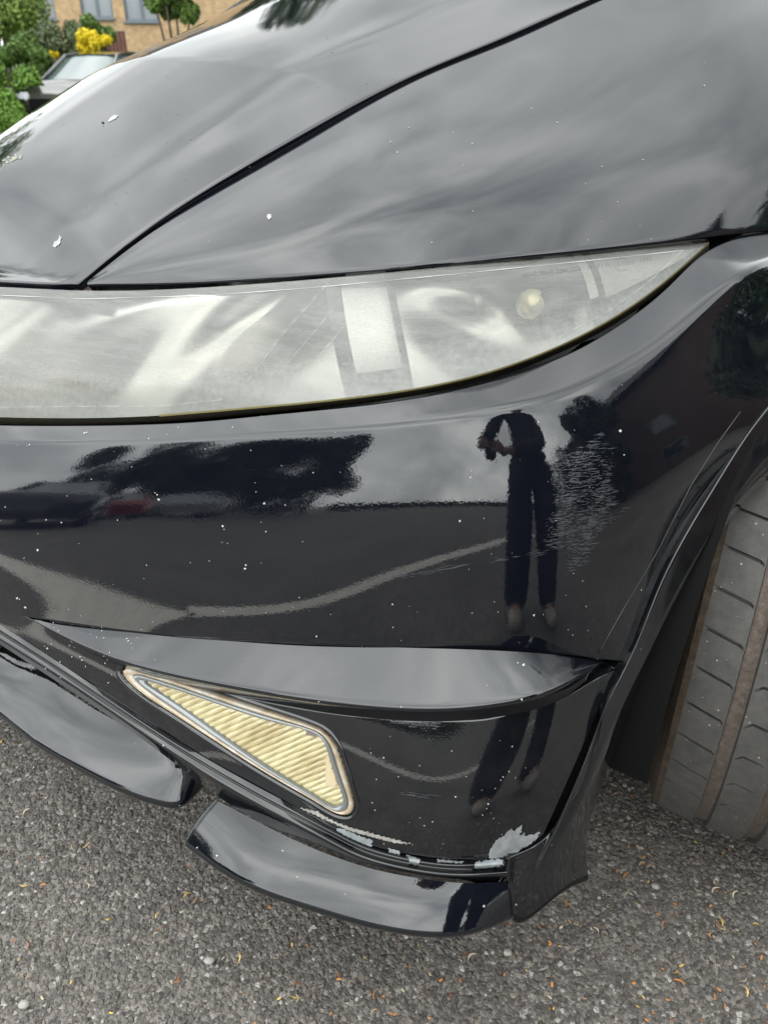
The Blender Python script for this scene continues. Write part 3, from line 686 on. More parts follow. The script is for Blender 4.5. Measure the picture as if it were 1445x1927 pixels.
# scuffed patch: many fine horizontal slivers
SC = [(1035, 800), (1075, 850), (1150, 800), (1152, 870), (1145, 910), (1185, 950), (1160, 980), (1125, 1000), (1115, 1050), (1062, 1085), (1048, 1040), (1004, 1005), (1010, 985), (1045, 960), (1035, 880)]
V, F = [], []
for _ in range(6500):
    u, v = rng.uniform(1000, 1190), rng.uniform(800, 1090)
    if not inside(SC, np.array([u]), np.array([v]))[0] or rng.random() < .15 + .45*math.sin(u*.05+v*.02)**2 + .55*min(1, (((u-1095)/80)**2+((v-940)/150)**2)**1.5): continue
    l, w = rng.uniform(1, 5)*rng.choice([1, 1, 2.6]), rng.uniform(.2, .7); s_ = -.10+rng.normal(0, .03)
    b0 = len(V)
    for du, dv in ((-l, 0), (0, -w), (l, 0), (0, w)): V.append(on(T_FACE, u+du, v+dv+du*s_, .0004))
    F.append((b0, b0+3, b0+2, b0+1))
for (x0, y0, x1, y1, n_s) in ((750, 1085, 1030, 1035, 40), (760, 1492, 820, 1500, 14), (740, 1362, 830, 1365, 16)):
    for _ in range(n_s):
        f = rng.random(); u, v = x0+(x1-x0)*f+rng.normal(0, 3), y0+(y1-y0)*f+rng.normal(0, 2.5); l = rng.uniform(5, 22); b0 = len(V); s_ = (y1-y0)/(x1-x0)
        for du, dv in ((-l, 0), (0, -.4), (l, 0), (0, .4)): V.append(on(T_FACE, u+du, v+dv+du*s_, .0004))
        F.append((b0, b0+3, b0+2, b0+1))
tag(mesh_np('scuff_marks', V, F, mat('scuffed_lacquer', (.055, .057, .065), .45), bumper), 'patch of fine horizontal scuffs on the bumper corner', kind='stuff')
for pth, w in (([(1392, 775), (1350, 833), (1300, 912), (1235, 1040), (1170, 1150), (1126, 1228)], .55),):
    P = pl(pth, 60); bm = bmesh.new(); tube(bm, [on(T_FACE, a, b_, .0002) for a, b_ in P], .0005, 6); bm_obj('panel_crease', bm, M_PAINT, bumper, True)
# marks on the bonnet and wing
M_DROP = mat('dried_dropping', rough=.5, build=prim((.27, .27, .265)))
cells([[(203, 229), (208, 222), (214, 218), (224, 216), (219, 223), (209, 229)]], T_BON, .0006, 'dried_mark', M_DROP, bonnet, cell=.9)
cells([[(192, 231), (194, 229), (197, 231), (195, 234)]], T_BON, .0006, 'dried_mark', M_DARK, bonnet, cell=.7)
cells([[(100, 463), (104, 455), (110, 453), (114, 444), (117, 448), (114, 459), (105, 466)]], T_BON, .0006, 'dried_mark', M_DROP, bonnet, cell=.9)
M_LICH = mat('grey_green_grime', (.22, .23, .17), .8)
cells([speck(rng.normal(26, 9), 0, rng.uniform(.7, 2.6)) for _ in range(0)] + [speck(x, 305-(x-15)*.42+rng.normal(0, 3), rng.uniform(.7, 2.4)) for x in rng.uniform(8, 42, 36)], T_BON, .0005, 'grime', M_LICH, bonnet, cell=.8, kind='stuff')
cells([[(503, 408), (505, 404), (510, 404), (511, 410), (507, 415)]], T_WING, .0006, 'dried_mark', mat('pinkish_chip', (.42, .36, .34), .6), wing, cell=.8)
cells([speck(rng.uniform(330, 1400), rng.uniform(120, 480), rng.uniform(.6, 1.2)) for _ in range(30)], T_WING, .0005, 'dust_specks', mat('pale_dust', (.30, .30, .30), .7), wing, cell=.8, kind='stuff')
cells([speck(rng.uniform(10, 700), rng.uniform(60, 500), rng.uniform(.5, 1.1)) for _ in range(50)], T_BON, .0005, 'dust_specks', mat('dark_dust', (.09, .09, .09), .7), bonnet, cell=.8, kind='stuff')

# ------------------------------------------------------------------ scratches and moulded lettering on the headlight
def ribbon(path, w, tree, off, name, mat_, parent):
    P = pl(path, 60); V = []; F = []
    for i, (u, v) in enumerate(P):
        t = P[min(i+1, 59)]-P[max(i-1, 0)]; t /= np.linalg.norm(t); nn = np.array([-t[1], t[0]])*w*(.6+.4*math.sin(i*.9))
        V += [on(tree, u+nn[0], v+nn[1], off), on(tree, u-nn[0], v-nn[1], off)]
        if i: F.append((2*i-2, 2*i, 2*i+1, 2*i-1))
    return mesh_np(name, V, F, mat_, parent)
M_SCR = mat('white_scratch', (.38, .38, .36), .5); M_SCRD = mat('grey_scratch', (.20, .20, .19), .5)
for pth, w, m_ in (([(462, 718), (520, 640), (612, 536)], .8, M_SCRD), ([(465, 719), (523, 641), (614, 538)], .45, M_SCR), ([(523, 706), (600, 615), (660, 540)], .35, M_SCR), ([(602, 668), (650, 612), (712, 544)], .4, M_SCR)):
    ribbon(pth, w, T_LENS, .0004, 'scratch', m_, lens)
def inset(rows_, f):  # line parallel to the lens edge, inside it
    return rows_
ribbon([(0, 556), (165, 563), (400, 556), (600, 541), (850, 517), (1100, 492), (1284, 472)], .6, T_LENS, .0005, 'moulded_line', M_SCR, lens)
ribbon([(1284, 472), (1215, 535), (1140, 588), (1050, 635)], .5, T_LENS, .0005, 'moulded_line', M_SCR, lens)
ribbon([(0, 766), (300, 764), (420, 752)], .6, T_LENS, .0005, 'moulded_line', M_SCR, lens)
M_LET = mat('moulded_letter_edge', (.13, .13, .125), .5)
def text_on(txt, path, h, tree, off, name, mat_, parent):
    cu = bpy.data.curves.new(name, 'FONT'); cu.body = txt; cu.size = 1.0; cu.space_character = 1.12
    to = bpy.data.objects.new('tmp', cu); col.objects.link(to)
    dg = bpy.context.evaluated_depsgraph_get(); me = bpy.data.meshes.new_from_object(to.evaluated_get(dg))
    bpy.data.objects.remove(to); bpy.data.curves.remove(cu)
    V = np.zeros(len(me.vertices)*3, np.float32); me.vertices.foreach_get('co', V); V = V.reshape(-1, 3)
    L_ = V[:, 0].max(); P = spline(path, 400); s = np.concatenate([[0], np.cumsum(np.sqrt(((P[1:]-P[:-1])**2).sum(1)))]); s /= s[-1]
    new = []
    for x, y, _ in V:
        f = x/L_; u, v = np.interp(f, s, P[:, 0]), np.interp(f, s, P[:, 1]); u2, v2 = np.interp(min(1, f+.02), s, P[:, 0]), np.interp(min(1, f+.02), s, P[:, 1])
        t = np.array([u2-u, v2-v]); nl = np.linalg.norm(t); t = t/nl if nl > 1e-6 else np.array([1, -.12])
        new.append(on(tree, u + t[1]*y*h, v - t[0]*y*h - 0*y, off))
    me.vertices.foreach_set('co', np.array(new, np.float32).ravel()); me.materials.clear(); me.materials.append(mat_); me.name = name; me.update()
    return link(name, me, parent)
text_on('00HC 00HR 0000 02A I 0110 I PL', [(983, 521), (1060, 512), (1150, 501)], 10.5, T_LENS, .0005, 'moulded_lettering', M_LET, lens)
text_on('E11', [(1160, 501), (1178, 498)], 10, T_LENS, .0005, 'moulded_lettering', M_LET, lens)
text_on('25  1302', [(1183, 498), (1225, 488)], 9.5, T_LENS, .0005, 'moulded_lettering', M_LET, lens)
cir = [(1168+13*math.cos(a), 497+12*math.sin(a)) for a in np.linspace(0, 2*math.pi, 30)]
ribbon(cir, .7, T_LENS, .0005, 'moulded_circle', M_LET, lens)
# ribbed seal in the shut line
for k in range(5):
    a = [at(u, v, Y=y+SHIFT) + np.array([0, 0, -.008-.001*k]) + LAT*(.0035+.0016*k) for u, v, y in spline([(168, 524, .885), (235, 473, .916), (262, 452, .93)], 24)]
    bm = bmesh.new(); tube(bm, a, .0006, 6); bm_obj('rubber_seal', bm, mat('seal_grey', (.45, .44, .42), .3) if k % 2 else M_TRIM, hatch, True)

# ------------------------------------------------------------------ front wheel
def make_wheel(name, loc, rz, parent):
    wh = empty(name, loc, rz); wh.parent = parent; wh.matrix_parent_inverse = wm(parent).inverted()
    W, RR = .118, .320; P = 44
    xs = [-.100, -.094, -.075, -.056]
    grooves = [-.046, .012, .066]; gw = .0085
    xs = [-.098, -.090, -.075, -.0595]
    for g0 in grooves: xs += [g0-gw-.0012, g0-gw, g0-gw+.0015, g0, g0+gw-.0015, g0+gw, g0+gw+.0012]
    xs += [-.028, -.018, -.006, .03, .04, .085, .098]
    xs = sorted(set(xs)); side_l = [(-.085, .225), (-.104, .236), (-.1175, .262), (-.1165, .284), (-.111, .300), (-.1055, .3105)]
    prof = [(x, r, 0) for x, r in side_l]
    for x in xs:
        r = RR - .0042*(x/.1)**2 - .003*(abs(x)/.1)**6
        gdep = any(abs(x-g0) < gw-.0005 for g0 in grooves); prof.append((x, r-(.007 if gdep else 0), 2 if gdep else 1))
    prof += [(-x, r, 0) for x, r in side_l[::-1]]
    fr_ = [0, .045, .05, .125, .13, .35, .6, .8]
    th, sl_ = [], []
    for p in range(P):
        for k, f in enumerate(fr_): th.append((p+f)/P*2*math.pi); sl_.append(k in (2, 3))
    nt_, nx = len(th), len(prof); V = np.zeros((nx, nt_, 3))
    for i, (x, r, kind) in enumerate(prof):
        ph = 0.0; act = False
        if kind == 1:
            if x < -.0575: ph = (x+.098)*2.2; act = x > -.097 and x < -.0592
            elif -.036 < x < .0025: ph = .35/P*2*math.pi + x*1.5; act = -.036 < x < -.016
            elif .0215 < x < .056: ph = x*1.2; act = .02 < x < .035
            else: ph = -(x)*2.0; act = x > .08
        for j in range(nt_):
            rr = r - (.0055 if (act and sl_[j]) else 0)
            a = th[j]+ph/1.0*.35; V[i, j] = (x, rr*math.cos(a), rr*math.sin(a))
    i = np.arange(nx-1)[:, None]*nt_; j = np.arange(nt_)[None]; j2 = (j+1) % nt_
    F = np.stack([i+j, i+nt_+j, i+nt_+j2, i+j2], 2).reshape(-1, 4)
    km = np.array([2 if (prof[a][2] == 2 and prof[a+1][2] == 2) else (3 if prof[a][0] < -.099 else (0 if (prof[a][2] == 0) else 1)) for a in range(nx-1)])
    mi = np.repeat(km, nt_)
    mi = np.where(mi == 2, 1, np.where(mi == 3, 2, 0))
    def rub(nt, b):
        f = noise(nt, 55, 8, .75); c = ramp(nt, f, [(.3, (.038, .036, .034)), (.6, (.066, .062, .057)), (.9, (.12, .108, .094))])
        vo = N(nt, 'ShaderNodeTexVoronoi', {'Scale': 220.0}); t = N(nt, 'ShaderNodeTexCoord'); nt.links.new(t.outputs['Object'], vo.inputs['Vector'])
        s = N(nt, 'ShaderNodeSeparateColor'); nt.links.new(vo.outputs['Color'], s.inputs[0])
        ch = math_(nt, 'LESS_THAN', vo.outputs['Distance'], math_(nt, 'MULTIPLY', math_(nt, 'POWER', s.outputs[0], 14.0), .22))
        nt.links.new(mixc(nt, ch, c, (.38, .35, .30)), b.inputs['Base Color']); bump(nt, b, noise(nt, 500, 5, .7), .35, .001)
    def brn(nt, b):
        c = ramp(nt, noise(nt, 160, 7, .75), [(.3, (.045, .034, .028)), (.55, (.095, .074, .060)), (.8, (.17, .14, .12))]); nt.links.new(c, b.inputs['Base Color']); bump(nt, b, noise(nt, 350, 5, .7), .6, .002)
    def rust(nt, b):
        c = ramp(nt, noise(nt, 90, 7, .75), [(.3, (.022, .016, .011)), (.55, (.055, .038, .024)), (.8, (.12, .085, .055))]); nt.links.new(c, b.inputs['Base Color']); bump(nt, b, noise(nt, 350, 5, .7), .6, .002)
    o = mesh_np('tyre', V.reshape(-1, 3), F, [mat('tyre_rubber', rough=.72, build=rub), mat('groove_mud', rough=.9, build=brn), mat('rusty_shoulder', rough=.9, build=rust)], None, smooth=False, mi=mi)
    me = o.data
    o.parent = wh
    bm = bmesh.new(); M_RIM = mat('alloy_rim', (.30, .31, .33), .3, .9)
    n = 48; prof2 = [(-.085, .226), (-.085, .215), (-.03, .195), (.06, .19), (.095, .222), (.102, .230), (.105, .226)]
    rings = [[bm.verts.new((x, r*math.cos(2*math.pi*k/n), r*math.sin(2*math.pi*k/n))) for k in range(n)] for x, r in prof2]
    for a, b in zip(rings, rings[1:]):
        for k in range(n): bm.faces.new((a[k], a[(k+1) % n], b[(k+1) % n], b[k]))
    rim = bm_obj('rim', bm, M_RIM); rim.parent = wh
    for k in range(5):
        bm = bmesh.new(); a = 2*math.pi*k/5
        for da in (-.13, .13): tube(bm, [(.075, .03*math.cos(a), .03*math.sin(a)), (.092, .12*math.cos(a+da*.7), .12*math.sin(a+da*.7)), (.090, .21*math.cos(a+da), .21*math.sin(a+da))], [.02, .014, .013], 8)
        s = bm_obj('spoke', bm, M_RIM); s.parent = wh
    bm = bmesh.new(); bmesh.ops.create_cone(bm, cap_ends=True, segments=40, radius1=.15, radius2=.15, depth=.024, matrix=Matrix.Rotation(math.pi/2, 4, 'Y')); d = bm_obj('brake_disc', bm, mat('brake_steel', (.25, .22, .2), .4, .8)); d.parent = wh
    return wh
WZ = R(-27)
wheel = make_wheel('wheel', (.560, .872, .312), WZ, hatch)
def dupe(o, parent, mtx):
    c = o.copy(); col.objects.link(c); c.parent = parent
    return c
def wheel_copy(r, l, rz, z=.318):
    p = car(r, l, z); c = wheel.copy(); col.objects.link(c); c.location = tuple(p); c.rotation_euler = (0, 0, rz); c.parent = hatch; c.matrix_parent_inverse = wm(hatch).inverted()
    for ch_ in list(wheel.children):
        d = ch_.copy(); col.objects.link(d); d.parent = c
wheel_copy(3.62, -.27, -YAW); wheel_copy(3.62, 2*LC+.27, -YAW+math.pi); wheel_copy(1.02, 2*LC+.27, -YAW+math.pi)

# ------------------------------------------------------------------ the rest of the car (beyond the frame, simple but closed)
def cargrid(fn, m, n): return np.array([[car(*fn(i/(m-1), j/(n-1))) for j in range(n)] for i in range(m)])
def strip(profile, r0, r1, mirror):
    def fn(a, b):
        r = r0+(r1-r0)*a; P = profile(r); k = b*(len(P)-1); i = min(int(k), len(P)-2); w = k-i
        l, z = P[i][0]*(1-w)+P[i+1][0]*w, P[i][1]*(1-w)+P[i+1][1]*w
        return r, LC + (-l*.78 if mirror else l), z
    return fn
def sm(x, a, b): t = min(1, max(0, (x-a)/(b-a))); return t*t*(3-2*t)
def halfw(r): return .97 - .10*sm(r, 3.4, 4.3)
for mir in (False, True):
    grids('body_side', [cargrid(strip(lambda r: [(halfw(r)-.03, .20), (halfw(r), .35), (halfw(r)+.01, .6), (halfw(r)-.005, .85), (halfw(r)-.06, 1.0), (halfw(r)-.16, 1.05)], 1.75, 3.2, mir), 24, 16)], M_PAINT_TOP, hatch)
    grids('body_side', [cargrid(strip(lambda r: [(halfw(r), .66), (halfw(r)+.01, .75), (halfw(r)-.005, .88), (halfw(r)-.05, 1.03), (halfw(r)-.09, 1.08)], 3.2, 4.3, mir), 12, 10)], M_PAINT_TOP, hatch)
    grids('side_window', [cargrid(strip(lambda r: [(halfw(r)-.17, 1.055), (.70, 1.30), (.62, 1.36)] if 2.2 < r < 3.6 else [(halfw(r)-.14, 1.065), (.66, 1.08+.2*sm(r, 1.8, 2.2)*(1-sm(r, 3.6, 4.2)))], 1.85, 4.2, mir), 30, 8)], mat('car_glass', (.02, .025, .028), .03), hatch)
grids('roof', [cargrid(strip(lambda r: [(.60, 1.36), (.45, 1.43), (.2, 1.452), (0, 1.455), (-.2, 1.452), (-.45, 1.43), (-.60, 1.36)], 2.3, 3.9, False), 20, 20)], M_PAINT_TOP, hatch)
grids('windscreen', [np.array([[car(1.80+.60*a+.18*(1-abs(b)**2)*-1*(1-a)*.6, LC+b*(.80-.22*a), 1.07+.33*a+.045*(1-b*b)*(1-.2*a)) for b in np.linspace(-1, 1, 20)] for a in np.linspace(0, 1, 12)])], mat('windscreen_glass', (.02, .025, .028), .03), hatch)
grids('tailgate', [np.array([[car(3.9+.45*a-.2*b*b, LC+b*(.60+.2*a), 1.43-1.1*a**1.5) for b in np.linspace(-1, 1, 20)] for a in np.linspace(0, 1, 14)])], M_PAINT_TOP, hatch)
bm = bmesh.new()
for (r0, r1, l0, l1, z0, z1) in ((.74, 4.1, -1.75, -.36, .16, .70), (.66, .76, -1.75, -.34, .20, .55), (1.44, 3.2, -1.9, -.22, .18, .42)):
    box(bm, car((r0+r1)/2, (l0+l1)/2, (z0+z1)/2), (l1-l0, r1-r0, z1-z0), -YAW)
bm_obj('underbody', bm, M_DARK, hatch)
# arch liner round the wheel
g = np.array([[car(1.03+.40*math.cos(a), -.40+.30*b, .32+.40*math.sin(a)) for b in (0, .5, 1)] for a in np.linspace(-.1, math.pi*1.02, 40)])
grids('arch_liner', [g], M_DARK, hatch)
g = np.array([[car(1.09+(.62 if math.cos(a) > 0 else .36)*b*math.cos(a), -.40, .34+.40*b*math.sin(a)) for b in (0, 1)] for a in np.linspace(-.6, math.pi+.3, 20)])
grids('arch_liner', [g], M_DARK, hatch)
# panel above the tyre beyond the frame
def side_fn(a, b):
    r = 1.20+.58*a; zb = .34+math.sqrt(max(0, .40**2-(r-1.03)**2)) if abs(r-1.03) < .4 else .34
    return r, LC+1.02-.05*b*b, zb+(max(.79+.2*a, .78)-zb)*b
grids('wing_side', [cargrid(side_fn, 14, 12)], M_PAINT_TOP, hatch)
# mirrored front half
nrm_ = Vector(LAT); Mref = Matrix.Identity(4)
for i in range(3):
    for j in range(3): Mref[i][j] = (1 if i == j else 0) - 2*nrm_[i]*nrm_[j]
Mref = Matrix.Translation(nrm_*2*LC) @ Mref
def mirror_of(o, parent):
    c = o.copy(); col.objects.link(c); c.parent = parent; c.matrix_parent_inverse = o.matrix_parent_inverse.copy()
    if o.parent == hatch:
        c.matrix_parent_inverse = wm(hatch).inverted(); c.matrix_basis = Mref @ o.matrix_basis
    for ch_ in list(o.children):
        mirror_of(ch_, c)
    if 'label' in c.keys(): del c['label']
    return c
for o in [bumper, wing, hl, arch, sp1, sp2]:
    m_ = mirror_of(o, hatch)
    if o == wing: m_.location.z -= .19
# grille between the moulding and the centre splitter, in the dark mouth of the bumper
bm = bmesh.new()
for k in range(9):
    a, b = at(-240, 1120+k*14, Y=.93+.005*k), at(20, 1190+k*14, Y=.80+.005*k)
    a[2] = b[2] = .40-.022*k; tube(bm, [a, b], .004, 6)
bm_obj('grille', bm, M_TRIM, hatch)
q = [at(-400, 1040, Y=1.10), at(60, 1200, Y=.86), at(120, 1300, Y=.83), at(-400, 1300, Y=1.05)]
bm = bmesh.new(); bm.faces.new([bm.verts.new(p) for p in q]); bm_obj('grille_backing', bm, M_DARK, hatch)
# ------------------------------------------------------------------ foliage, trees, buildings, cars around
def leaf_mat(name, c0, c1, sc_=3.0):
    def f(nt, b):
        oi = N(nt, 'ShaderNodeNewGeometry')
        r = N(nt, 'ShaderNodeTexWhiteNoise', noise_dimensions='1D'); nt.links.new(oi.outputs['Random Per Island'], r.inputs['W'])
        x = mixc(nt, r.outputs['Value'], c0, c1)
        nt.links.new(x, b.inputs['Base Color'])
        b.inputs['Subsurface Weight'].default_value = 0
    return mat(name, rough=.5, spec=.25, build=f)
def leaves(name, clumps, n, size, mat_, parent=None, seed=1):
    """clumps: list of (centre, radius vector); leaves sit mostly on the clump's outer shell"""
    g = np.random.default_rng(seed); cs = np.array([c for c, r in clumps], float); rs = np.array([np.ones(3)*r for c, r in clumps], float)
    vol = rs.prod(1)**(2/3); k = g.choice(len(clumps), n, p=vol/vol.sum())
    d = g.normal(size=(n, 3)); d /= np.linalg.norm(d, axis=1, keepdims=True)
    rad = 1 - np.abs(g.normal(0, .22, (n, 1))); wob = 1 + .18*np.sin(d[:, :1]*7+k[:, None])*np.cos(d[:, 1:2]*6+k[:, None]*2)
    c = cs[k] + d*rs[k]*rad*wob
    nn = d + g.normal(0, .7, (n, 3)); nn /= np.linalg.norm(nn, axis=1, keepdims=True)
    t = np.cross(nn, g.normal(size=(n, 3))); t /= np.linalg.norm(t, axis=1, keepdims=True)+1e-9; b = np.cross(nn, t)
    s = size*g.uniform(.6, 1.3, (n, 1)); V = np.stack([c-t*s, c-b*s*.5, c+t*s, c+b*s*.5], 1).reshape(-1, 3)
    return mesh_np(name, V, np.arange(4*n).reshape(-1, 4), mat_, parent, smooth=False)
M_BARK = mat('bark', (.07, .055, .04), .9)
def tree(name, loc, h, cr, n, size, m, label, cat, seed, nclump=9, group=None, trunk=True, low=.35):
    t = empty(name, loc); g = np.random.default_rng(seed); cl = []
    for i in range(nclump):
        a = g.uniform(0, 2*math.pi); rr = g.uniform(0, .72)*cr; z = g.uniform(low, 1)*h*.86
        k = 1-.45*abs(z/h-.6)
        cl.append(((rr*math.cos(a)*k, rr*math.sin(a)*k, z), cr*g.uniform(.30, .52)))
    bm = bmesh.new(); tube(bm, [(0, 0, -.3), (.03*h/3, 0, h*.25), (0, .02*h, h*.6)], [.05*h/3, .04*h/3, .02*h/3], 8)
    for c, r in cl[:6]: tube(bm, [(0, 0, h*.22), (c[0]*.5, c[1]*.5, c[2]*.7), c], [.02*h/3, .014*h/3, .006*h/3], 6)
    o = bm_obj('trunk', bm, M_BARK); o.parent = t
    o = leaves('crown', cl, n, size, m, None, seed); o.parent = t
    tag(t, label, cat, group); return t
G_BRIGHT = leaf_mat('bright_leaves', (.07, .12, .02), (.17, .23, .045)); G_GREY = leaf_mat('grey_green_leaves', (.06, .085, .035), (.13, .155, .075))
G_DARK = leaf_mat('dark_leaves', (.018, .035, .014), (.045, .075, .028)); G_LIME = leaf_mat('fresh_leaves', (.07, .15, .02), (.14, .25, .04)); Y_FL = leaf_mat('yellow_blossom', (.52, .40, .01), (.72, .58, .03))
G_MID = leaf_mat('mid_leaves', (.05, .10, .02), (.11, .18, .035))
def px(u, v, Y): return at(u, v, Y=Y)
def bush(name, u, v, Y, ru, rv, n, size, m, label, cat, seed, nclump=8, squash=.8, z0=None):
    """a shrub whose crown is centred where that ray meets distance Y; ru, rv are half sizes in metres"""
    c = px(u, v, Y); t = empty(name, (c[0], c[1], 0 if z0 is None else z0)); g = np.random.default_rng(seed); base = t.location.z
    cl = []
    for i in range(nclump):
        d = g.uniform(-1, 1, 3); d[1] *= .7; d /= max(1, np.linalg.norm(d))
        cl.append(((d[0]*ru*.75, d[1]*ru*.75, c[2]-base+d[2]*rv*.7), min(ru, rv)*g.uniform(.35, .6)))
    bm = bmesh.new()
    for q, r in cl[:5]: tube(bm, [(q[0]*.15, q[1]*.15, -.1), (q[0]*.5, q[1]*.5, q[2]*.5), q], [.05, .035, .012], 6)
    o = bm_obj('stem', bm, M_BARK); o.parent = t
    o = leaves('foliage', cl, n, size, m, None, seed); o.parent = t
    return tag(t, label, cat)
# bank under the far building and plinth
bk = mesh_np('grass_bank', [(-30, 19, .0), (12, 19, .0), (12, 30, 1.55), (-30, 30, 1.55), (12, 60, 1.6), (-30, 60, 1.6)], [(0, 1, 2, 3), (3, 2, 4, 5)], mat('grass_bank', (.05, .09, .02), .9), smooth=False); tag(bk, kind='structure')
bush('rounded_tree', -2, 15, 23, 1.05, 1.5, 9000, .075, G_BRIGHT, 'bright green leafy tree at the far left beside the tan house', 'tree', 3, 10)
bush('shrub', 95, 84, 21.5, 1.15, .50, 9000, .055, G_GREY, 'grey green bushy shrub under the small grey window', 'shrub', 4, 11)
bush('shrub', 45, 115, 20.0, .95, .52, 7000, .055, G_MID, 'mid green shrub left of the parked car roof', 'shrub', 5, 8)
bush('shrub', 12, 175, 17.5, .62, .95, 7000, .055, G_LIME, 'fresh lime green shrub in front of the parked car nose', 'shrub', 6, 8)
bush('shrub', 130, 92, 20.8, .50, .42, 4000, .05, G_GREY, 'low olive shrub directly behind the parked car roof', 'shrub', 7, 6)
bush('shrub', 188, 62, 22.5, .42, .50, 3000, .05, G_MID, 'small green shrub between the yellow blossom and the wall', 'shrub', 8, 5)
bush('flowering_shrub', 168, 88, 20.2, .24, .36, 2600, .05, Y_FL, 'tall vivid yellow blossoming shrub behind the parked car', 'shrub', 9, 6)
bush('flowering_shrub', 196, 82, 20.4, .26, .16, 1500, .05, Y_FL, 'low vivid yellow shrub nearest the red gate', 'shrub', 10, 4)
bush('flowering_shrub', 102, 101, 19.9, .09, .09, 260, .04, Y_FL, 'tiny tuft of yellow flowers above the parked car roof', 'shrub', 11, 3)
bush('rounded_tree', 326, -2, 16, .50, .36, 4200, .06, G_MID, 'dark green tree overhanging the right window of the tan house', 'tree', 12, 8)
# tan brick house
def bricks(c1, c2, c3, s):
    def f(nt, b):
        t = N(nt, 'ShaderNodeTexCoord'); mp_ = N(nt, 'ShaderNodeMapping'); mp_.inputs['Rotation'].default_value = (R(90), 0, 0); nt.links.new(t.outputs['Object'], mp_.inputs[0])
        br = N(nt, 'ShaderNodeTexBrick', {'Scale': s, 'Color1': (*c1, 1), 'Color2': (*c2, 1), 'Mortar': (*c3, 1), 'Mortar Size': .012, 'Bias': 0.0}); br.inputs['Brick Width'].default_value = .225; br.inputs['Row Height'].default_value = .075
        nt.links.new(mp_.outputs[0], br.inputs['Vector'])
        n_1 = ramp(nt, noise(nt, 5, 5), [(.3, (.7, .7, .7)), (.7, (1.15, 1.15, 1.15))]); m = N(nt, 'ShaderNodeMix', data_type='RGBA', blend_type='MULTIPLY'); m.inputs[0].default_value = 1
        nt.links.new(br.outputs[0], m.inputs[6]); nt.links.new(n_1, m.inputs[7]); nt.links.new(m.outputs[2], b.inputs['Base Color'])
    return f
M_TAN = mat('tan_brick', rough=.85, build=bricks((.40, .24, .105), (.30, .175, .075), (.32, .26, .19), 1.0))
M_RED = mat('brown_brick', rough=.85, build=bricks((.095, .05, .028), (.065, .036, .022), (.11, .09, .07), 1.0))
M_FRAME = mat('grey_window_frame', (.085, .11, .13), .4); M_GLASS = mat('window_glass', (.03, .035, .04), .04, spec=.8); M_ROOF = mat('dark_roof_tile', (.035, .035, .04), .7)
M_CURT = mat('net_curtain', (.42, .44, .45), .8)
def wall_with_windows(parent, x0, x1, z0, z1, yf, wins, m):
    """front wall as strips round the openings; wins: (xa, xb, za, zb)"""
    bm = bmesh.new(); xs = sorted({x0, x1, *[w[0] for w in wins], *[w[1] for w in wins]}); zs = sorted({z0, z1, *[w[2] for w in wins], *[w[3] for w in wins]})
    for a, b in zip(xs, xs[1:]):
        for c, d in zip(zs, zs[1:]):
            mx_, mz = (a+b)/2, (c+d)/2
            if any(w[0] < mx_ < w[1] and w[2] < mz < w[3] for w in wins): continue
            box(bm, (mx_, yf+.15, mz), (b-a, .3, d-c))
    bmesh.ops.remove_doubles(bm, verts=bm.verts, dist=1e-4)
    return bm_obj('wall', bm, m, parent)
def window(parent, xa, xb, za, zb, yf, mull=1, curtain=False):
    bm = bmesh.new(); t = .07
    for cx, cz, sx, sz in (((xa+xb)/2, zb-t/2, xb-xa, t), ((xa+xb)/2, za+t/2, xb-xa, t), (xa+t/2, (za+zb)/2, t, zb-za-2*t), (xb-t/2, (za+zb)/2, t, zb-za-2*t)): box(bm, (cx, yf+.10, cz), (sx, .08, sz))
    for k in range(1, mull+1):
        x = xa+(xb-xa)*k/(mull+1); box(bm, (x, yf+.10, (za+zb)/2), (t*1.3, .075, zb-za-2*t))
    o = bm_obj('window', bm, M_FRAME, parent)
    bm = bmesh.new(); box(bm, ((xa+xb)/2, yf+.13, (za+zb)/2), (xb-xa-.1, .01, zb-za-.1)); bm_obj('pane', bm, M_GLASS if not curtain else mat('curtained_pane', (.20, .215, .235), .12, spec=.7), o)
    bm = bmesh.new(); box(bm, ((xa+xb)/2, yf-.03, za-.04), (xb-xa+.1, .16, .06)); bm_obj('sill', bm, M_FRAME, o)
YH = 34.0
def xz(u, v): p = px(u, v, YH); return p[0], p[2]
hz = empty('tan_house', (-6, YH+3, 1.55)); tag(hz, 'tan brick house with grey framed windows beyond the bonnet', 'house')
xa1, zs1 = xz(60, 36); xb1, _ = xz(108, 36); _, zt1 = xz(60, -30)
xa2, zs2 = xz(155, 34); xb2, _ = xz(215, 34); xa3, zs3 = xz(237, 40); xb3, _ = xz(300, 40)
wins = [(xa1, xb1, zs1, zt1), (xa2, xb2, zs2, zt1+.25), (xa3, xb3, zs3, zt1+.25)]
x0w, x1w = xz(50, 36)[0], 9.0
w2 = [(a, a+1.3, z_, z_+1.2) for z_ in (6.3, 9.0) for a in (xa1, xa2, xa3+.3)]; w3 = [(a, a+1.5, zs2, zs2+1.4) for a in (-2.5, 1.0, 4.5)] + [(a, a+1.5, z_, z_+1.2) for z_ in (6.3, 9.0) for a in (-2.5, 1.0, 4.5)]
wall_with_windows(hz, x0w, x1w, 1.2, 10.6, YH, wins+w2+w3, M_TAN)
for i, w in enumerate(wins+w2+w3): window(hz, *w, YH, 1, curtain=(i in (1, 2, 4)))
bm = bmesh.new(); box(bm, ((x0w+x1w)/2, YH+4.4, 5.9), (x1w-x0w-.1, 8.0, 9.3)); bm_obj('side_wall', bm, M_TAN, hz)
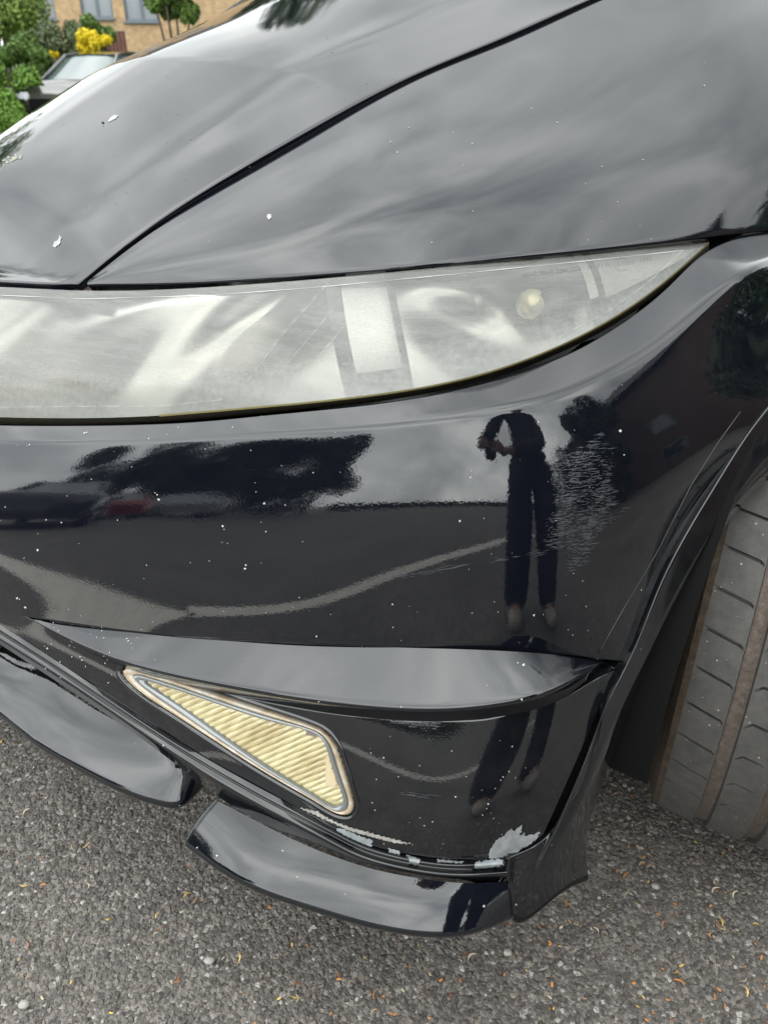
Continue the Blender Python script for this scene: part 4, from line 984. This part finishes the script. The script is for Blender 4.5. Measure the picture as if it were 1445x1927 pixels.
bm = bmesh.new(); vs_ = [bm.verts.new(p) for p in ((x0w-.4, YH-.5, 10.6), (x1w+.4, YH-.5, 10.6), (x1w+.4, YH+4.2, 13.2), (x0w-.4, YH+4.2, 13.2), (x0w-.4, YH+8.9, 10.6), (x1w+.4, YH+8.9, 10.6))]
for q in ((0, 1, 2, 3), (3, 2, 5, 4), (0, 3, 4), (1, 5, 2), (0, 4, 5, 1)): bm.faces.new([vs_[i] for i in q])
bm_obj('roof', bm, M_ROOF, hz)
bm = bmesh.new()
c = px(213, 75, 24)
for k in range(7): box(bm, (c[0]-.30+k*.10, 24, c[2]-.75), (.085, .03, 1.9))
gt = bm_obj('wooden_gate', bm, mat('red_brown_boards', (.10, .035, .028), .7)); tag(gt, 'dark red boarded gate at the foot of the tan house', 'gate')

# cars ---------------------------------------------------------------
def make_car(name, loc, rz, color, label, cat='car', suv=False):
    t = empty(name, loc, rz); tag(t, label, cat)
    P = mat(name+'_paint', color, .18, coat=1.0); GL = mat(name+'_glass', (.10, .13, .13), .05, spec=1.0); H = 1.62 if suv else 1.45; zb = .98 if suv else .90
    # front at -Y; stations along y: (y, half width, z bonnet/deck)
    st = [(-2.15, .55, .55), (-2.12, .70, .70), (-2.0, .80, .78), (-1.7, .86, .86), (-1.1, .89, zb), (0, .90, zb+.03), (1.2, .90, zb+.05), (1.9, .86, zb+.04), (2.15, .76, .92), (2.2, .65, .75)]
    g = np.array([[(x*w_, y, z) for x, z in ((-.90, .28), (-.99, .42), (-1.0, .62), (-.98, max(.5, zt-.12)), (-.90, zt-.03), (-.6, zt+.015), (0, zt+.03), (.6, zt+.015), (.90, zt-.03), (.98, max(.5, zt-.12)), (1.0, .62), (.99, .42), (.90, .28))] for y, w_, zt in st])
    A = g.reshape(len(st), -1); ys = np.array([s[0] for s in st]); g = spline(A, 50, par=ys).reshape(50, 13, 3)
    g = spline(g.transpose(1, 0, 2).reshape(13, -1), 40, par=np.arange(13.)).reshape(40, 50, 3)
    # cut wheel arches by lifting lower edge
    for wy in (-1.35, 1.32):
        d = np.sqrt((g[..., 1]-wy)**2+(g[..., 2]-.33)**2); k = d < .37
        g[k, 2] = .33+np.sqrt(np.maximum(0, .37**2-(g[..., 1][k]-wy)**2))
    V = g.reshape(-1, 3); F = gfaces(40, 50); o = mesh_np('body', V, F, P); o.parent = t
    for s_ in (-1, 1):
        e = st[0] if s_ < 0 else st[-1]; bm = bmesh.new(); bmesh.ops.create_grid(bm, x_segments=1, y_segments=1, size=.5, matrix=Matrix.Translation((0, e[0], (.3+e[2])/2)) @ Matrix.Rotation(R(90), 4, 'X') @ Matrix.Diagonal((2*e[1]*.97, e[2]-.26, 1, 1))); o = bm_obj('end_panel', bm, P); o.parent = t
    cab = [(-1.05, .78, zb+.03, .01), (-.35, .60, H-.06, 0), (.0, .58, H, 0), (1.0, .58, H-.01, 0), (1.45, .60, H-.08, 0), (1.95, .74, zb+.07, 0)]
    g = np.array([[( -.80, y, zb+.02), (-w_, y, z-.02), (-w_*.6, y, z+.02), (0, y, z+.03), (w_*.6, y, z+.02), (w_, y, z-.02), (.80, y, zb+.02)] for y, w_, z, _ in cab])
    g[0, :, 0] *= 1; A = g.reshape(6, -1); g = np.stack([pl(np.concatenate([ys2[:, None], A], 1), 40)[:, 1:] for ys2 in [np.array([c_[0] for c_ in cab])]])[0].reshape(40, 7, 3)
    V = g.reshape(-1, 3); F = gfaces(40, 7); o = mesh_np('glasshouse', V, F, GL); o.parent = t
    bm = bmesh.new()
    for s_ in (-1, 1):
        tube(bm, [(s_*.80, -1.06, zb+.04), (s_*.61, -.36, H-.05), (s_*.585, 0, H), (s_*.585, 1.0, H-.01), (s_*.61, 1.45, H-.07), (s_*.76, 1.96, zb+.06)], .035, 6)
        tube(bm, [(s_*.60, .35, H-.03), (s_*.80, .40, zb+.03)], .035, 6)
    o = bm_obj('pillars', bm, P); o.parent = t
    rg = np.array([[(x*w_, y, z+.015*(1-x*x)) for x in np.linspace(-1, 1, 9)] for y, w_, z in ((-.38, .60, H-.045), (-.1, .60, H+.005), (.5, .60, H+.02), (1.1, .60, H+.005), (1.42, .60, H-.06))])
    o = mesh_np('roof', rg.reshape(-1, 3), gfaces(5, 9), P); o.parent = t
    for sx in (-1, 1):
        bm = bmesh.new(); box(bm, (sx*.93, -.80, zb+.10), (.18, .10, .12), 0, .03); o = bm_obj('mirror', bm, P); o.parent = t
        bm = bmesh.new(); box(bm, (sx*.60, -2.07, .66), (.34, .12, .15), sx*.35, .03); o = bm_obj('headlight', bm, mat('car_lamp', (.62, .63, .66), .15)); o.parent = t
        for wy in (-1.35, 1.32):
            bm = bmesh.new(); M = Matrix.Translation((sx*.80, wy, .32)) @ Matrix.Rotation(R(90), 4, 'Y'); bmesh.ops.create_cone(bm, cap_ends=True, segments=28, radius1=.32, radius2=.32, depth=.20, matrix=M); w = bm_obj('wheel', bm, mat('car_tyre', (.02, .02, .02), .7)); w.parent = t
            bm = bmesh.new(); M = Matrix.Translation((sx*.905, wy, .32)) @ Matrix.Rotation(R(90), 4, 'Y'); bmesh.ops.create_cone(bm, cap_ends=True, segments=20, radius1=.21, radius2=.19, depth=.03, matrix=M); o = bm_obj('rim', bm, mat('car_rim', (.4, .4, .42), .3, .8)); o.parent = w
    bm = bmesh.new(); box(bm, (0, -2.155, .52), (.85, .05, .20), 0, .02); o = bm_obj('grille', bm, M_DARK); o.parent = t
    bm = bmesh.new(); box(bm, (0, -2.14, .36), (1.1, .06, .10), 0, .02); o = bm_obj('lower_grille', bm, M_DARK); o.parent = t
    return t
pc = px(140, 200, 17.3)
make_car('parked_car', (pc[0]+.05, 19.3, 0), R(-14), (.022, .021, .018), 'dark olive grey car with pale windscreen by the shrubs', suv=False)
# ------------------------------------------------------------------ behind the camera (seen as reflections in the paint)
def azp(az, d, z=0): a = R(az); return (math.sin(a)*d, math.cos(a)*d, z)
for i, (az, d, h, cr, m, lab) in enumerate(((-105, 25, 7.4, 2.9, G_DARK, 'dark hedge tree at the far left end of the row'), (-112, 24, 8.0, 3.0, G_DARK, 'dark round tree second from the left of the row'), (-118, 23, 7.2, 2.8, G_DARK, 'dark low tree in the middle of the row'), (-123.5, 21, 7.2, 2.4, G_DARK, 'tall dark tree right of the middle of the row'), (-129, 20, 7.0, 2.2, G_DARK, 'dark round tree ending the row'))):
    tree('hedgerow_tree', azp(az, d), h, cr, 9000, .13, m, lab, 'tree', 30+i, 12, low=.18)
for i, (az, d, h, cr) in enumerate(((146, 17, 7.5, 2.8), (158, 20, 6.5, 2.6))):
    tree('broadleaf_tree', azp(az, d), h, cr, 9000, .13, G_DARK, ('dark tree behind the photographer near the brown house', 'dark tree behind the photographer away from the house')[i], 'tree', 50+i, 12, low=.22)
make_car('dark_saloon', azp(-103, 8.2), R(-62), (.012, .014, .022), 'dark blue saloon parked left of the bay')
make_car('red_car', azp(-111, 13.5), R(-75), (.28, .012, .015), 'bright red car in front of the hedge trees')
make_car('silver_car', azp(-118, 17.5), R(-80), (.30, .31, .33), 'silver car parked behind the red one')
for i, (az, d, h, cr) in enumerate(((116, 8.5, 8.5, 2.0), (131, 9.5, 8.0, 2.3))):
    tree('garden_conifer', azp(az, d), h, cr, 9000, .12, G_DARK, ('dense dark conifer behind and right of the photographer', 'dark spreading conifer nearest the back wall')[i], 'tree', 80+i, 16, low=.08)
tree('garden_conifer', azp(66, 8.0), 4.3, 1.9, 9000, .12, G_DARK, 'low dark conifer added unseen beside the near end of the brown house', 'tree', 84, 16, low=.08)  # added to cover a grey sky gap in the bumper corner reflection
for i, (az, d, h, cr) in enumerate(((-35, 20, 10.5, 3.2), (-43, 17, 9.0, 3.0))):  # trees added outside the frame to darken the bonnet edge reflection with green
    tree('reflection_tree', azp(az, d), h, cr, 9000, .12, G_MID, ('tall leafy green tree added unseen past the far left of the hedge', 'broad green tree added unseen further out beyond the left edge')[i], 'tree', 95+i, 14, low=.15)
# low wall along the far side
bm = bmesh.new()
for k in range(24):
    p = azp(-205+k*3.1, 30); box(bm, (p[0], p[1], .35), (1.8, .3, .9), R(-(-205+k*3.1)))
wl_ = bm_obj('garden_wall', bm, mat('grey_wall', (.07, .07, .07), .8)); tag(wl_, 'low dark wall closing the car park behind the photographer', 'wall')
# brown brick house to the right
bh = empty('brown_house', (12.5, -3, 0)); tag(bh, 'brown brick house on the right behind the photographer', 'house')
bm = bmesh.new(); box(bm, (13, -5.9, 3.7), (5, 17.2, 7.4)); w_ = bm_obj('wall', bm, M_RED, bh)
bm = bmesh.new(); vv = [bm.verts.new(p) for p in ((10.1, -14.8, 7.4), (10.1, 3.1, 7.4), (13, 3.1, 10), (13, -14.8, 10), (15.9, -14.8, 7.4), (15.9, 3.1, 7.4))]
for q in ((0, 1, 2, 3), (3, 2, 5, 4), (0, 3, 4), (1, 5, 2), (0, 4, 5, 1)): bm.faces.new([vv[i] for i in q])
bm_obj('roof', bm, M_ROOF, bh)
for y_ in (-9.5, -5.2, -1.2):
    for z_ in (1.5, 4.0):
        bm = bmesh.new(); box(bm, (10.49, y_, z_), (.06, 1.3, 1.2)); f_ = bm_obj('window', bm, M_FRAME, bh)
        bm = bmesh.new(); box(bm, (10.45, y_, z_), (.03, 1.1, 1.0)); bm_obj('pane', bm, M_GLASS, f_)
# overhanging tree beyond the bonnet
tree('tall_tree', (-.7, 15.5, 0), 8.1, 2.6, 13000, .13, G_DARK, 'tall spreading tree reflected in the top of the bonnet', 'tree', 71, 14, low=.55)

# painted bay lines
def line(name, a, b, w, lab=None):
    a, b = np.array([*a, .004]), np.array([*b, .004]); d = (b-a)/np.linalg.norm(b-a); n_ = np.array([-d[1], d[0], 0])*w/2
    o = mesh_np(name, [a-n_, b-n_, b+n_, a+n_], [(0, 1, 2, 3)], M_LINE, smooth=False); tag(o, kind='structure'); return o
def lm(nt, b):
    f = noise(nt, 70, 6, .7); nt.links.new(mixc(nt, ramp(nt, f, [(.35, (0, 0, 0)), (.5, (1, 1, 1))]), (.16, .155, .14), (.74, .71, .63)), b.inputs['Base Color'])
M_LINE = mat('worn_line_paint', rough=.7, build=lm)
line('bay_line', (-1.22, .0), (-7.5, .85), .20)
line('bay_line', (-1.30, -.10), (.42, -2.72), .20)
line('bay_line', (.36, -2.78), (3.8, -3.2), .20)

# ------------------------------------------------------------------ the photographer
def skinned(name, verts, edges, radii, m, parent, root=0, sub=2):
    me = bpy.data.meshes.new(name); me.from_pydata(verts, edges, []); o = link(name, me, None); o.parent = parent
    me.materials.append(m); o.modifiers.new('skin', 'SKIN'); 
    for i, r in enumerate(radii):
        sv = me.skin_vertices[0].data[i]; sv.radius = (r, r) if not isinstance(r, tuple) else r; sv.use_root = (i == root)
    s = o.modifiers.new('sub', 'SUBSURF'); s.levels = s.render_levels = sub
    o.modifiers['skin'].use_smooth_shade = True
    return o
per = empty('person', (.34, -.36, 0)); tag(per, 'standing person in navy trousers and dark top photographing the car', 'person')
M_SKIN = mat('skin', (.42, .25, .18), .5); M_NAVY = mat('navy_trousers', (.010, .014, .035), .85); M_TOP = mat('dark_jumper', (.012, .014, .025), .9); M_SHOE = mat('tan_shoe', (.46, .41, .35), .6); M_HAIR = mat('dark_hair', (.015, .010, .007), .6)
Vv, Ee, Rr = [], [], []
def chain(pts, rad, start=None):
    prev = start
    for p, r in zip(pts, rad):
        Vv.append(p); Rr.append(r); i = len(Vv)-1
        if prev is not None: Ee.append((prev, i))
        prev = i
    return prev
pel = chain([(0, 0, .94)], [.13]); sp1_ = chain([(0, -.02, 1.12), (0, -.01, 1.30)], [.12, .14], pel); nk = chain([(0, .02, 1.45), (0, .05, 1.52), (0, .09, 1.60), (0, .10, 1.68)], [.07, .052, .085, .075], sp1_)
arms = {}
for s_, el_, wr in ((-1, (-.33, .08, 1.10), (-.395, .265, .92)), (1, (.13, .14, 1.06), (-.245, .265, .90))):
    e_ = chain([(s_*.17, 0, 1.38), el_, wr], [.055, .042, .027], sp1_)
    pal = chain([tuple(np.array(wr)+np.array([-.01*s_, .055, .005]))], [.026], e_); pw = np.array(Vv[pal])
    for k in range(4): chain([tuple(pw+np.array([-.025*s_, .012-.0*k, -.024+.017*k])), tuple(pw+np.array([-.048*s_, .022, -.024+.017*k])), tuple(pw+np.array([-.062*s_, .010, -.022+.017*k]))], [.009, .008, .007], pal)
    chain([tuple(pw+np.array([.0, -.01, .03])), tuple(pw+np.array([-.02*s_, .0, .05]))], [.011, .009], pal)
for s_ in (-1, 1): chain([(s_*.095, 0, .88), (s_*.11, .035, .49), (s_*.125, .0, .10), (s_*.13, .10, .045)], [.09, .06, .042, .035], pel)
body = skinned('body', Vv, Ee, Rr, M_SKIN, per)
Vv, Ee, Rr = [], [], []
p0 = chain([(0, 0, .97)], [.15]); chain([(0, -.01, 1.04)], [.135], p0)
for s_ in (-1, 1): chain([(s_*.10, 0, .87), (s_*.112, .035, .49), (s_*.125, .0, .11), (s_*.125, .0, .03)], [.125, .105, .088, .075], p0)
skinned('trousers', Vv, Ee, Rr, M_NAVY, per)
Vv, Ee, Rr = [], [], []
p0 = chain([(0, -.015, 1.10), (0, -.01, 1.30), (0, .01, 1.44)], [.150, .165, .075]); p0 = 1
for s_, el_, wr in ((-1, (-.33, .08, 1.10), (-.385, .23, .95)), (1, (.13, .14, 1.06), (-.20, .24, .92))): chain([(s_*.18, 0, 1.39), el_, wr], [.068, .055, .038], p0)
chain([(0, -.01, .99)], [.15], 0)
skinned('jumper', Vv, Ee, Rr, M_TOP, per)
skinned('hair', [(0, .06, 1.74), (0, .0, 1.70), (0, -.01, 1.60), (0, 0, 1.52)], [(0, 1), (1, 2), (2, 3)], [.07, .09, .075, .05], M_HAIR, per)
for s_ in (-1, 1):
    skinned('shoe', [(s_*.125, -.06, .05), (s_*.125, .04, .045), (s_*.135, .16, .035)], [(0, 1), (1, 2)], [.05, .052, .040], M_SHOE, per)
    bm = bmesh.new(); bmesh.ops.create_icosphere(bm, subdivisions=2, radius=.012, matrix=Matrix.Translation((s_*.032, .175, 1.655))); o = bm_obj('eye', bm, mat('eye_white', (.5, .5, .5), .2), None, True); o.parent = per
    bm = bmesh.new(); bmesh.ops.create_icosphere(bm, subdivisions=2, radius=1, matrix=Matrix.Translation((s_*.086, .085, 1.645)) @ Matrix.Diagonal((.010, .018, .03, 1))); o = bm_obj('ear', bm, M_SKIN, None, True); o.parent = per
bm = bmesh.new(); tube(bm, [(0, .178, 1.66), (0, .200, 1.622), (0, .175, 1.612)], [.008, .014, .008], 8); o = bm_obj('nose', bm, M_SKIN, None, True); o.parent = per
bm = bmesh.new(); tube(bm, [(-.024, .170, 1.585), (0, .180, 1.583), (.024, .170, 1.585)], [.004, .007, .004], 8); o = bm_obj('mouth', bm, mat('lips', (.32, .13, .11), .5), None, True); o.parent = per
ph = empty('phone', (0, 0, 0)); tag(ph, 'black phone held in both hands of the standing person', 'phone')
ph.rotation_euler = cam.rotation_euler; ph.location = Vector(cam.location) + cam.rotation_euler.to_matrix() @ Vector((.015, -.055, .014))
bm = bmesh.new(); box(bm, (0, 0, 0), (.074, .15, .008), 0, .003); o = bm_obj('case', bm, mat('phone_case', (.01, .01, .012), .3)); o.parent = ph
bm = bmesh.new(); box(bm, (-.016, .055, -.0052), (.030, .030, .002), 0, .0008); o = bm_obj('camera_island', bm, mat('phone_glass', (.02, .02, .022), .1)); o.parent = ph
# ------------------------------------------------------------------ loose surface of the asphalt
def visible_region(n):
    u = rng.uniform(-60, 1505, n); v = rng.uniform(1150, 1990, n); b = (963.5-v)/FPX
    dy = cp+b*sp; dz = -sp+b*cp; t = -CAM_H/dz; return np.stack([t*(u-722.5)/FPX, t*dy], 1)
def chips_mesh(name, P, size, mats, mi_prob, sink=.35, flat=.6, elong=1.0, hz_=0.0):
    n = len(P); base = np.array([(1, 0, 0), (.5, .87, 0), (-.5, .87, 0), (-1, 0, 0), (-.5, -.87, 0), (.5, -.87, 0), (.55, .1, .9), (-.1, .55, 1.0), (-.5, -.3, .85), (.15, -.5, .95)], float)
    F0_ = [(0, 1, 6), (1, 7, 6), (1, 2, 7), (2, 3, 8), (2, 8, 7), (3, 4, 8), (4, 9, 8), (4, 5, 9), (5, 0, 6), (5, 6, 9), (6, 7, 8), (6, 8, 9)]
    s = size[:, None, None]; V = base[None] * (1+rng.normal(0, .16, (n, 10, 3))); V[..., 2] *= flat*rng.uniform(.6, 1.25, (n, 1)); V[..., 0] *= elong*rng.uniform(.85, 1.35, (n, 1))
    V = V*s; a = rng.uniform(0, 2*math.pi, n); ca, sa = np.cos(a)[:, None], np.sin(a)[:, None]
    tx = rng.normal(0, .25, (n, 1)); V[..., 2] += V[..., 0]*tx
    X = V[..., 0]*ca - V[..., 1]*sa; Y = V[..., 0]*sa + V[..., 1]*ca
    V = np.stack([X+P[:, 0:1], Y+P[:, 1:2], V[..., 2]-sink*size[:, None]*flat+hz_], 2)
    F = (np.array(F0_)[None] + (np.arange(n)*10)[:, None, None]).reshape(-1, 3); mi = np.repeat(rng.choice(len(mats), n, p=mi_prob), 12)
    o = mesh_np(name, V.reshape(-1, 3), F, mats, None, smooth=False, mi=mi); return o
def stone(name, c):
    def f(nt, b):
        g_ = N(nt, 'ShaderNodeNewGeometry'); w = N(nt, 'ShaderNodeTexWhiteNoise', noise_dimensions='1D'); nt.links.new(g_.outputs['Random Per Island'], w.inputs['W'])
        x = mixc(nt, w.outputs['Value'], tuple(k*.6 for k in c), tuple(k*1.4 for k in c)); y = mixc(nt, ramp(nt, noise(nt, 900, 4, .7), [(.35, (0, 0, 0)), (.65, (1, 1, 1))]), x, tuple(k*.5 for k in c))
        nt.links.new(y, b.inputs['Base Color']); bump(nt, b, noise(nt, 1500, 3, .6), .5, .0006)
    return mat(name, rough=.6, build=f)
MS = [stone('dark_chipping', (.088, .078, .069)), stone('grey_chipping', (.165, .148, .132)), stone('brown_chipping', (.17, .145, .12)), stone('pale_chipping', (.33, .31, .285))]
P = visible_region(110000)
cell_ = np.round(P/.0041).astype(int); _, ix = np.unique(cell_[:, 0]*100003+cell_[:, 1], return_index=True); P = P[ix]
o = chips_mesh('asphalt_chippings', P, rng.uniform(.0021, .0046, len(P))*rng.choice([.85, 1, 1, 1.25], len(P)), MS, [.52, .31, .13, .04], sink=.46, flat=.62); tag(o, kind='stuff')
def lit(name, c): return mat(name, c, .6)
ML = [lit('orange_husk', (.42, .17, .04)), lit('yellow_husk', (.46, .31, .08)), lit('cream_husk', (.38, .32, .22)), lit('rust_husk', (.20, .08, .035))]
Q = visible_region(650); keep_ = rng.random(len(Q)) < .25 + .75*np.clip((Q[:, 0]+.2)/.8, 0, 1); Q = Q[keep_]
o = chips_mesh('plant_crumbs', Q, rng.uniform(.0007, .0018, len(Q)), ML, [.3, .25, .3, .15], sink=-.2, flat=.3, elong=1.8, hz_=.0028); tag(o, kind='stuff')
# the larger husks one by one: curved sliver petals
def husk_mesh(k, m):
    me = bpy.data.meshes.new('husk'); n = 6; V, F = [], []
    for i in range(n+1):
        t = i/n; w = .18*math.sin(math.pi*min(1, t*.95+.04))**.7; x = t-.5; c = .16*(1+k*.4)*math.sin(math.pi*t); z = .10*math.sin(math.pi*t)*(k % 2)
        V += [(x, c-w/2, z+.03), (x, c+w/2, z+.05), (x, c, z)]
        if i:
            a = 3*(i-1); F += [(a, a+3, a+5, a+2), (a+2, a+5, a+4, a+1), (a, a+1, a+4, a+3)]
    me.from_pydata(V, [], F); me.materials.append(m); return me
HM = [husk_mesh(k, ML[k % 4]) for k in range(4)]
big_h = [(167, 690+1500-690, 0), (828+0, 1760, 0)]
spots = [(165, 1672), (333, 1850-0, ), (48, 1669), (557, 1880), (556, 1884), (1136, 1761), (1220, 1601), (1352, 1738), (1354, 1745), (1311, 1677), (1383, 1688), (845, 1650), (1276, 1852), (1288, 1858), (850, 1880), (1355, 1747), (1275, 1840), (1395, 1847), (705, 1877), (1120, 1755), (84, 1617), (52, 1532), (83, 1670), (164, 1594), (298, 1727), (50, 1785), (24, 1778), (330, 1846), (1177, 1652), (1345, 1680), (1400, 1870), (1340, 1880), (740, 1910), (560, 1862), (875, 1795), (450, 1808), (300, 1748), (354, 1690), (365, 1697), (888, 1806), (1181, 1603), (1207, 1631), (1062, 1705), (980, 1690), (1250, 1745), (1420, 1745)]
G_ = 'orange and yellow husks fallen on the asphalt'
for i in range(90):
    if i < len(spots): u, v = spots[i][:2]; L_ = rng.uniform(.009, .014)
    else:
        u, v = (rng.uniform(0, 1445), rng.uniform(1480, 1925)); L_ = rng.uniform(.004, .008)
        if u < 500 and rng.random() < .45: u = rng.uniform(900, 1445); v = rng.uniform(1600, 1925)
    p = at(u, v, z=0.0); o = bpy.data.objects.new('fallen_husk', HM[int(rng.integers(4))]); col.objects.link(o)
    o.location = (p[0], p[1], .0045); o.rotation_euler = (rng.normal(0, .25), rng.normal(0, .25), rng.uniform(0, 6.28)); o.scale = (L_,)*3
    tag(o, 'small dry husk lying loose on the dark asphalt', 'husk', G_)
# a few pale pebbles
for (u, v, r) in ((395, 1812, .006), (710, 1674, .006), (1182, 1450, .006), (1232, 1672, .005), (48, 1895, .006), (955, 1797, .005)):
    p = at(u, v, z=0); bm = bmesh.new(); bmesh.ops.create_icosphere(bm, subdivisions=2, radius=r, matrix=Matrix.Translation((p[0], p[1], .005)) @ Matrix.Diagonal((1.2, .9, .7, 1)))
    for w in bm.verts: w.co += Vector(rng.normal(0, r*.07, 3))
    tag(bm_obj('pebble', bm, MS[3], None, True), 'small pale pebble on the dark asphalt', 'pebble', 'pale pebbles on the asphalt')
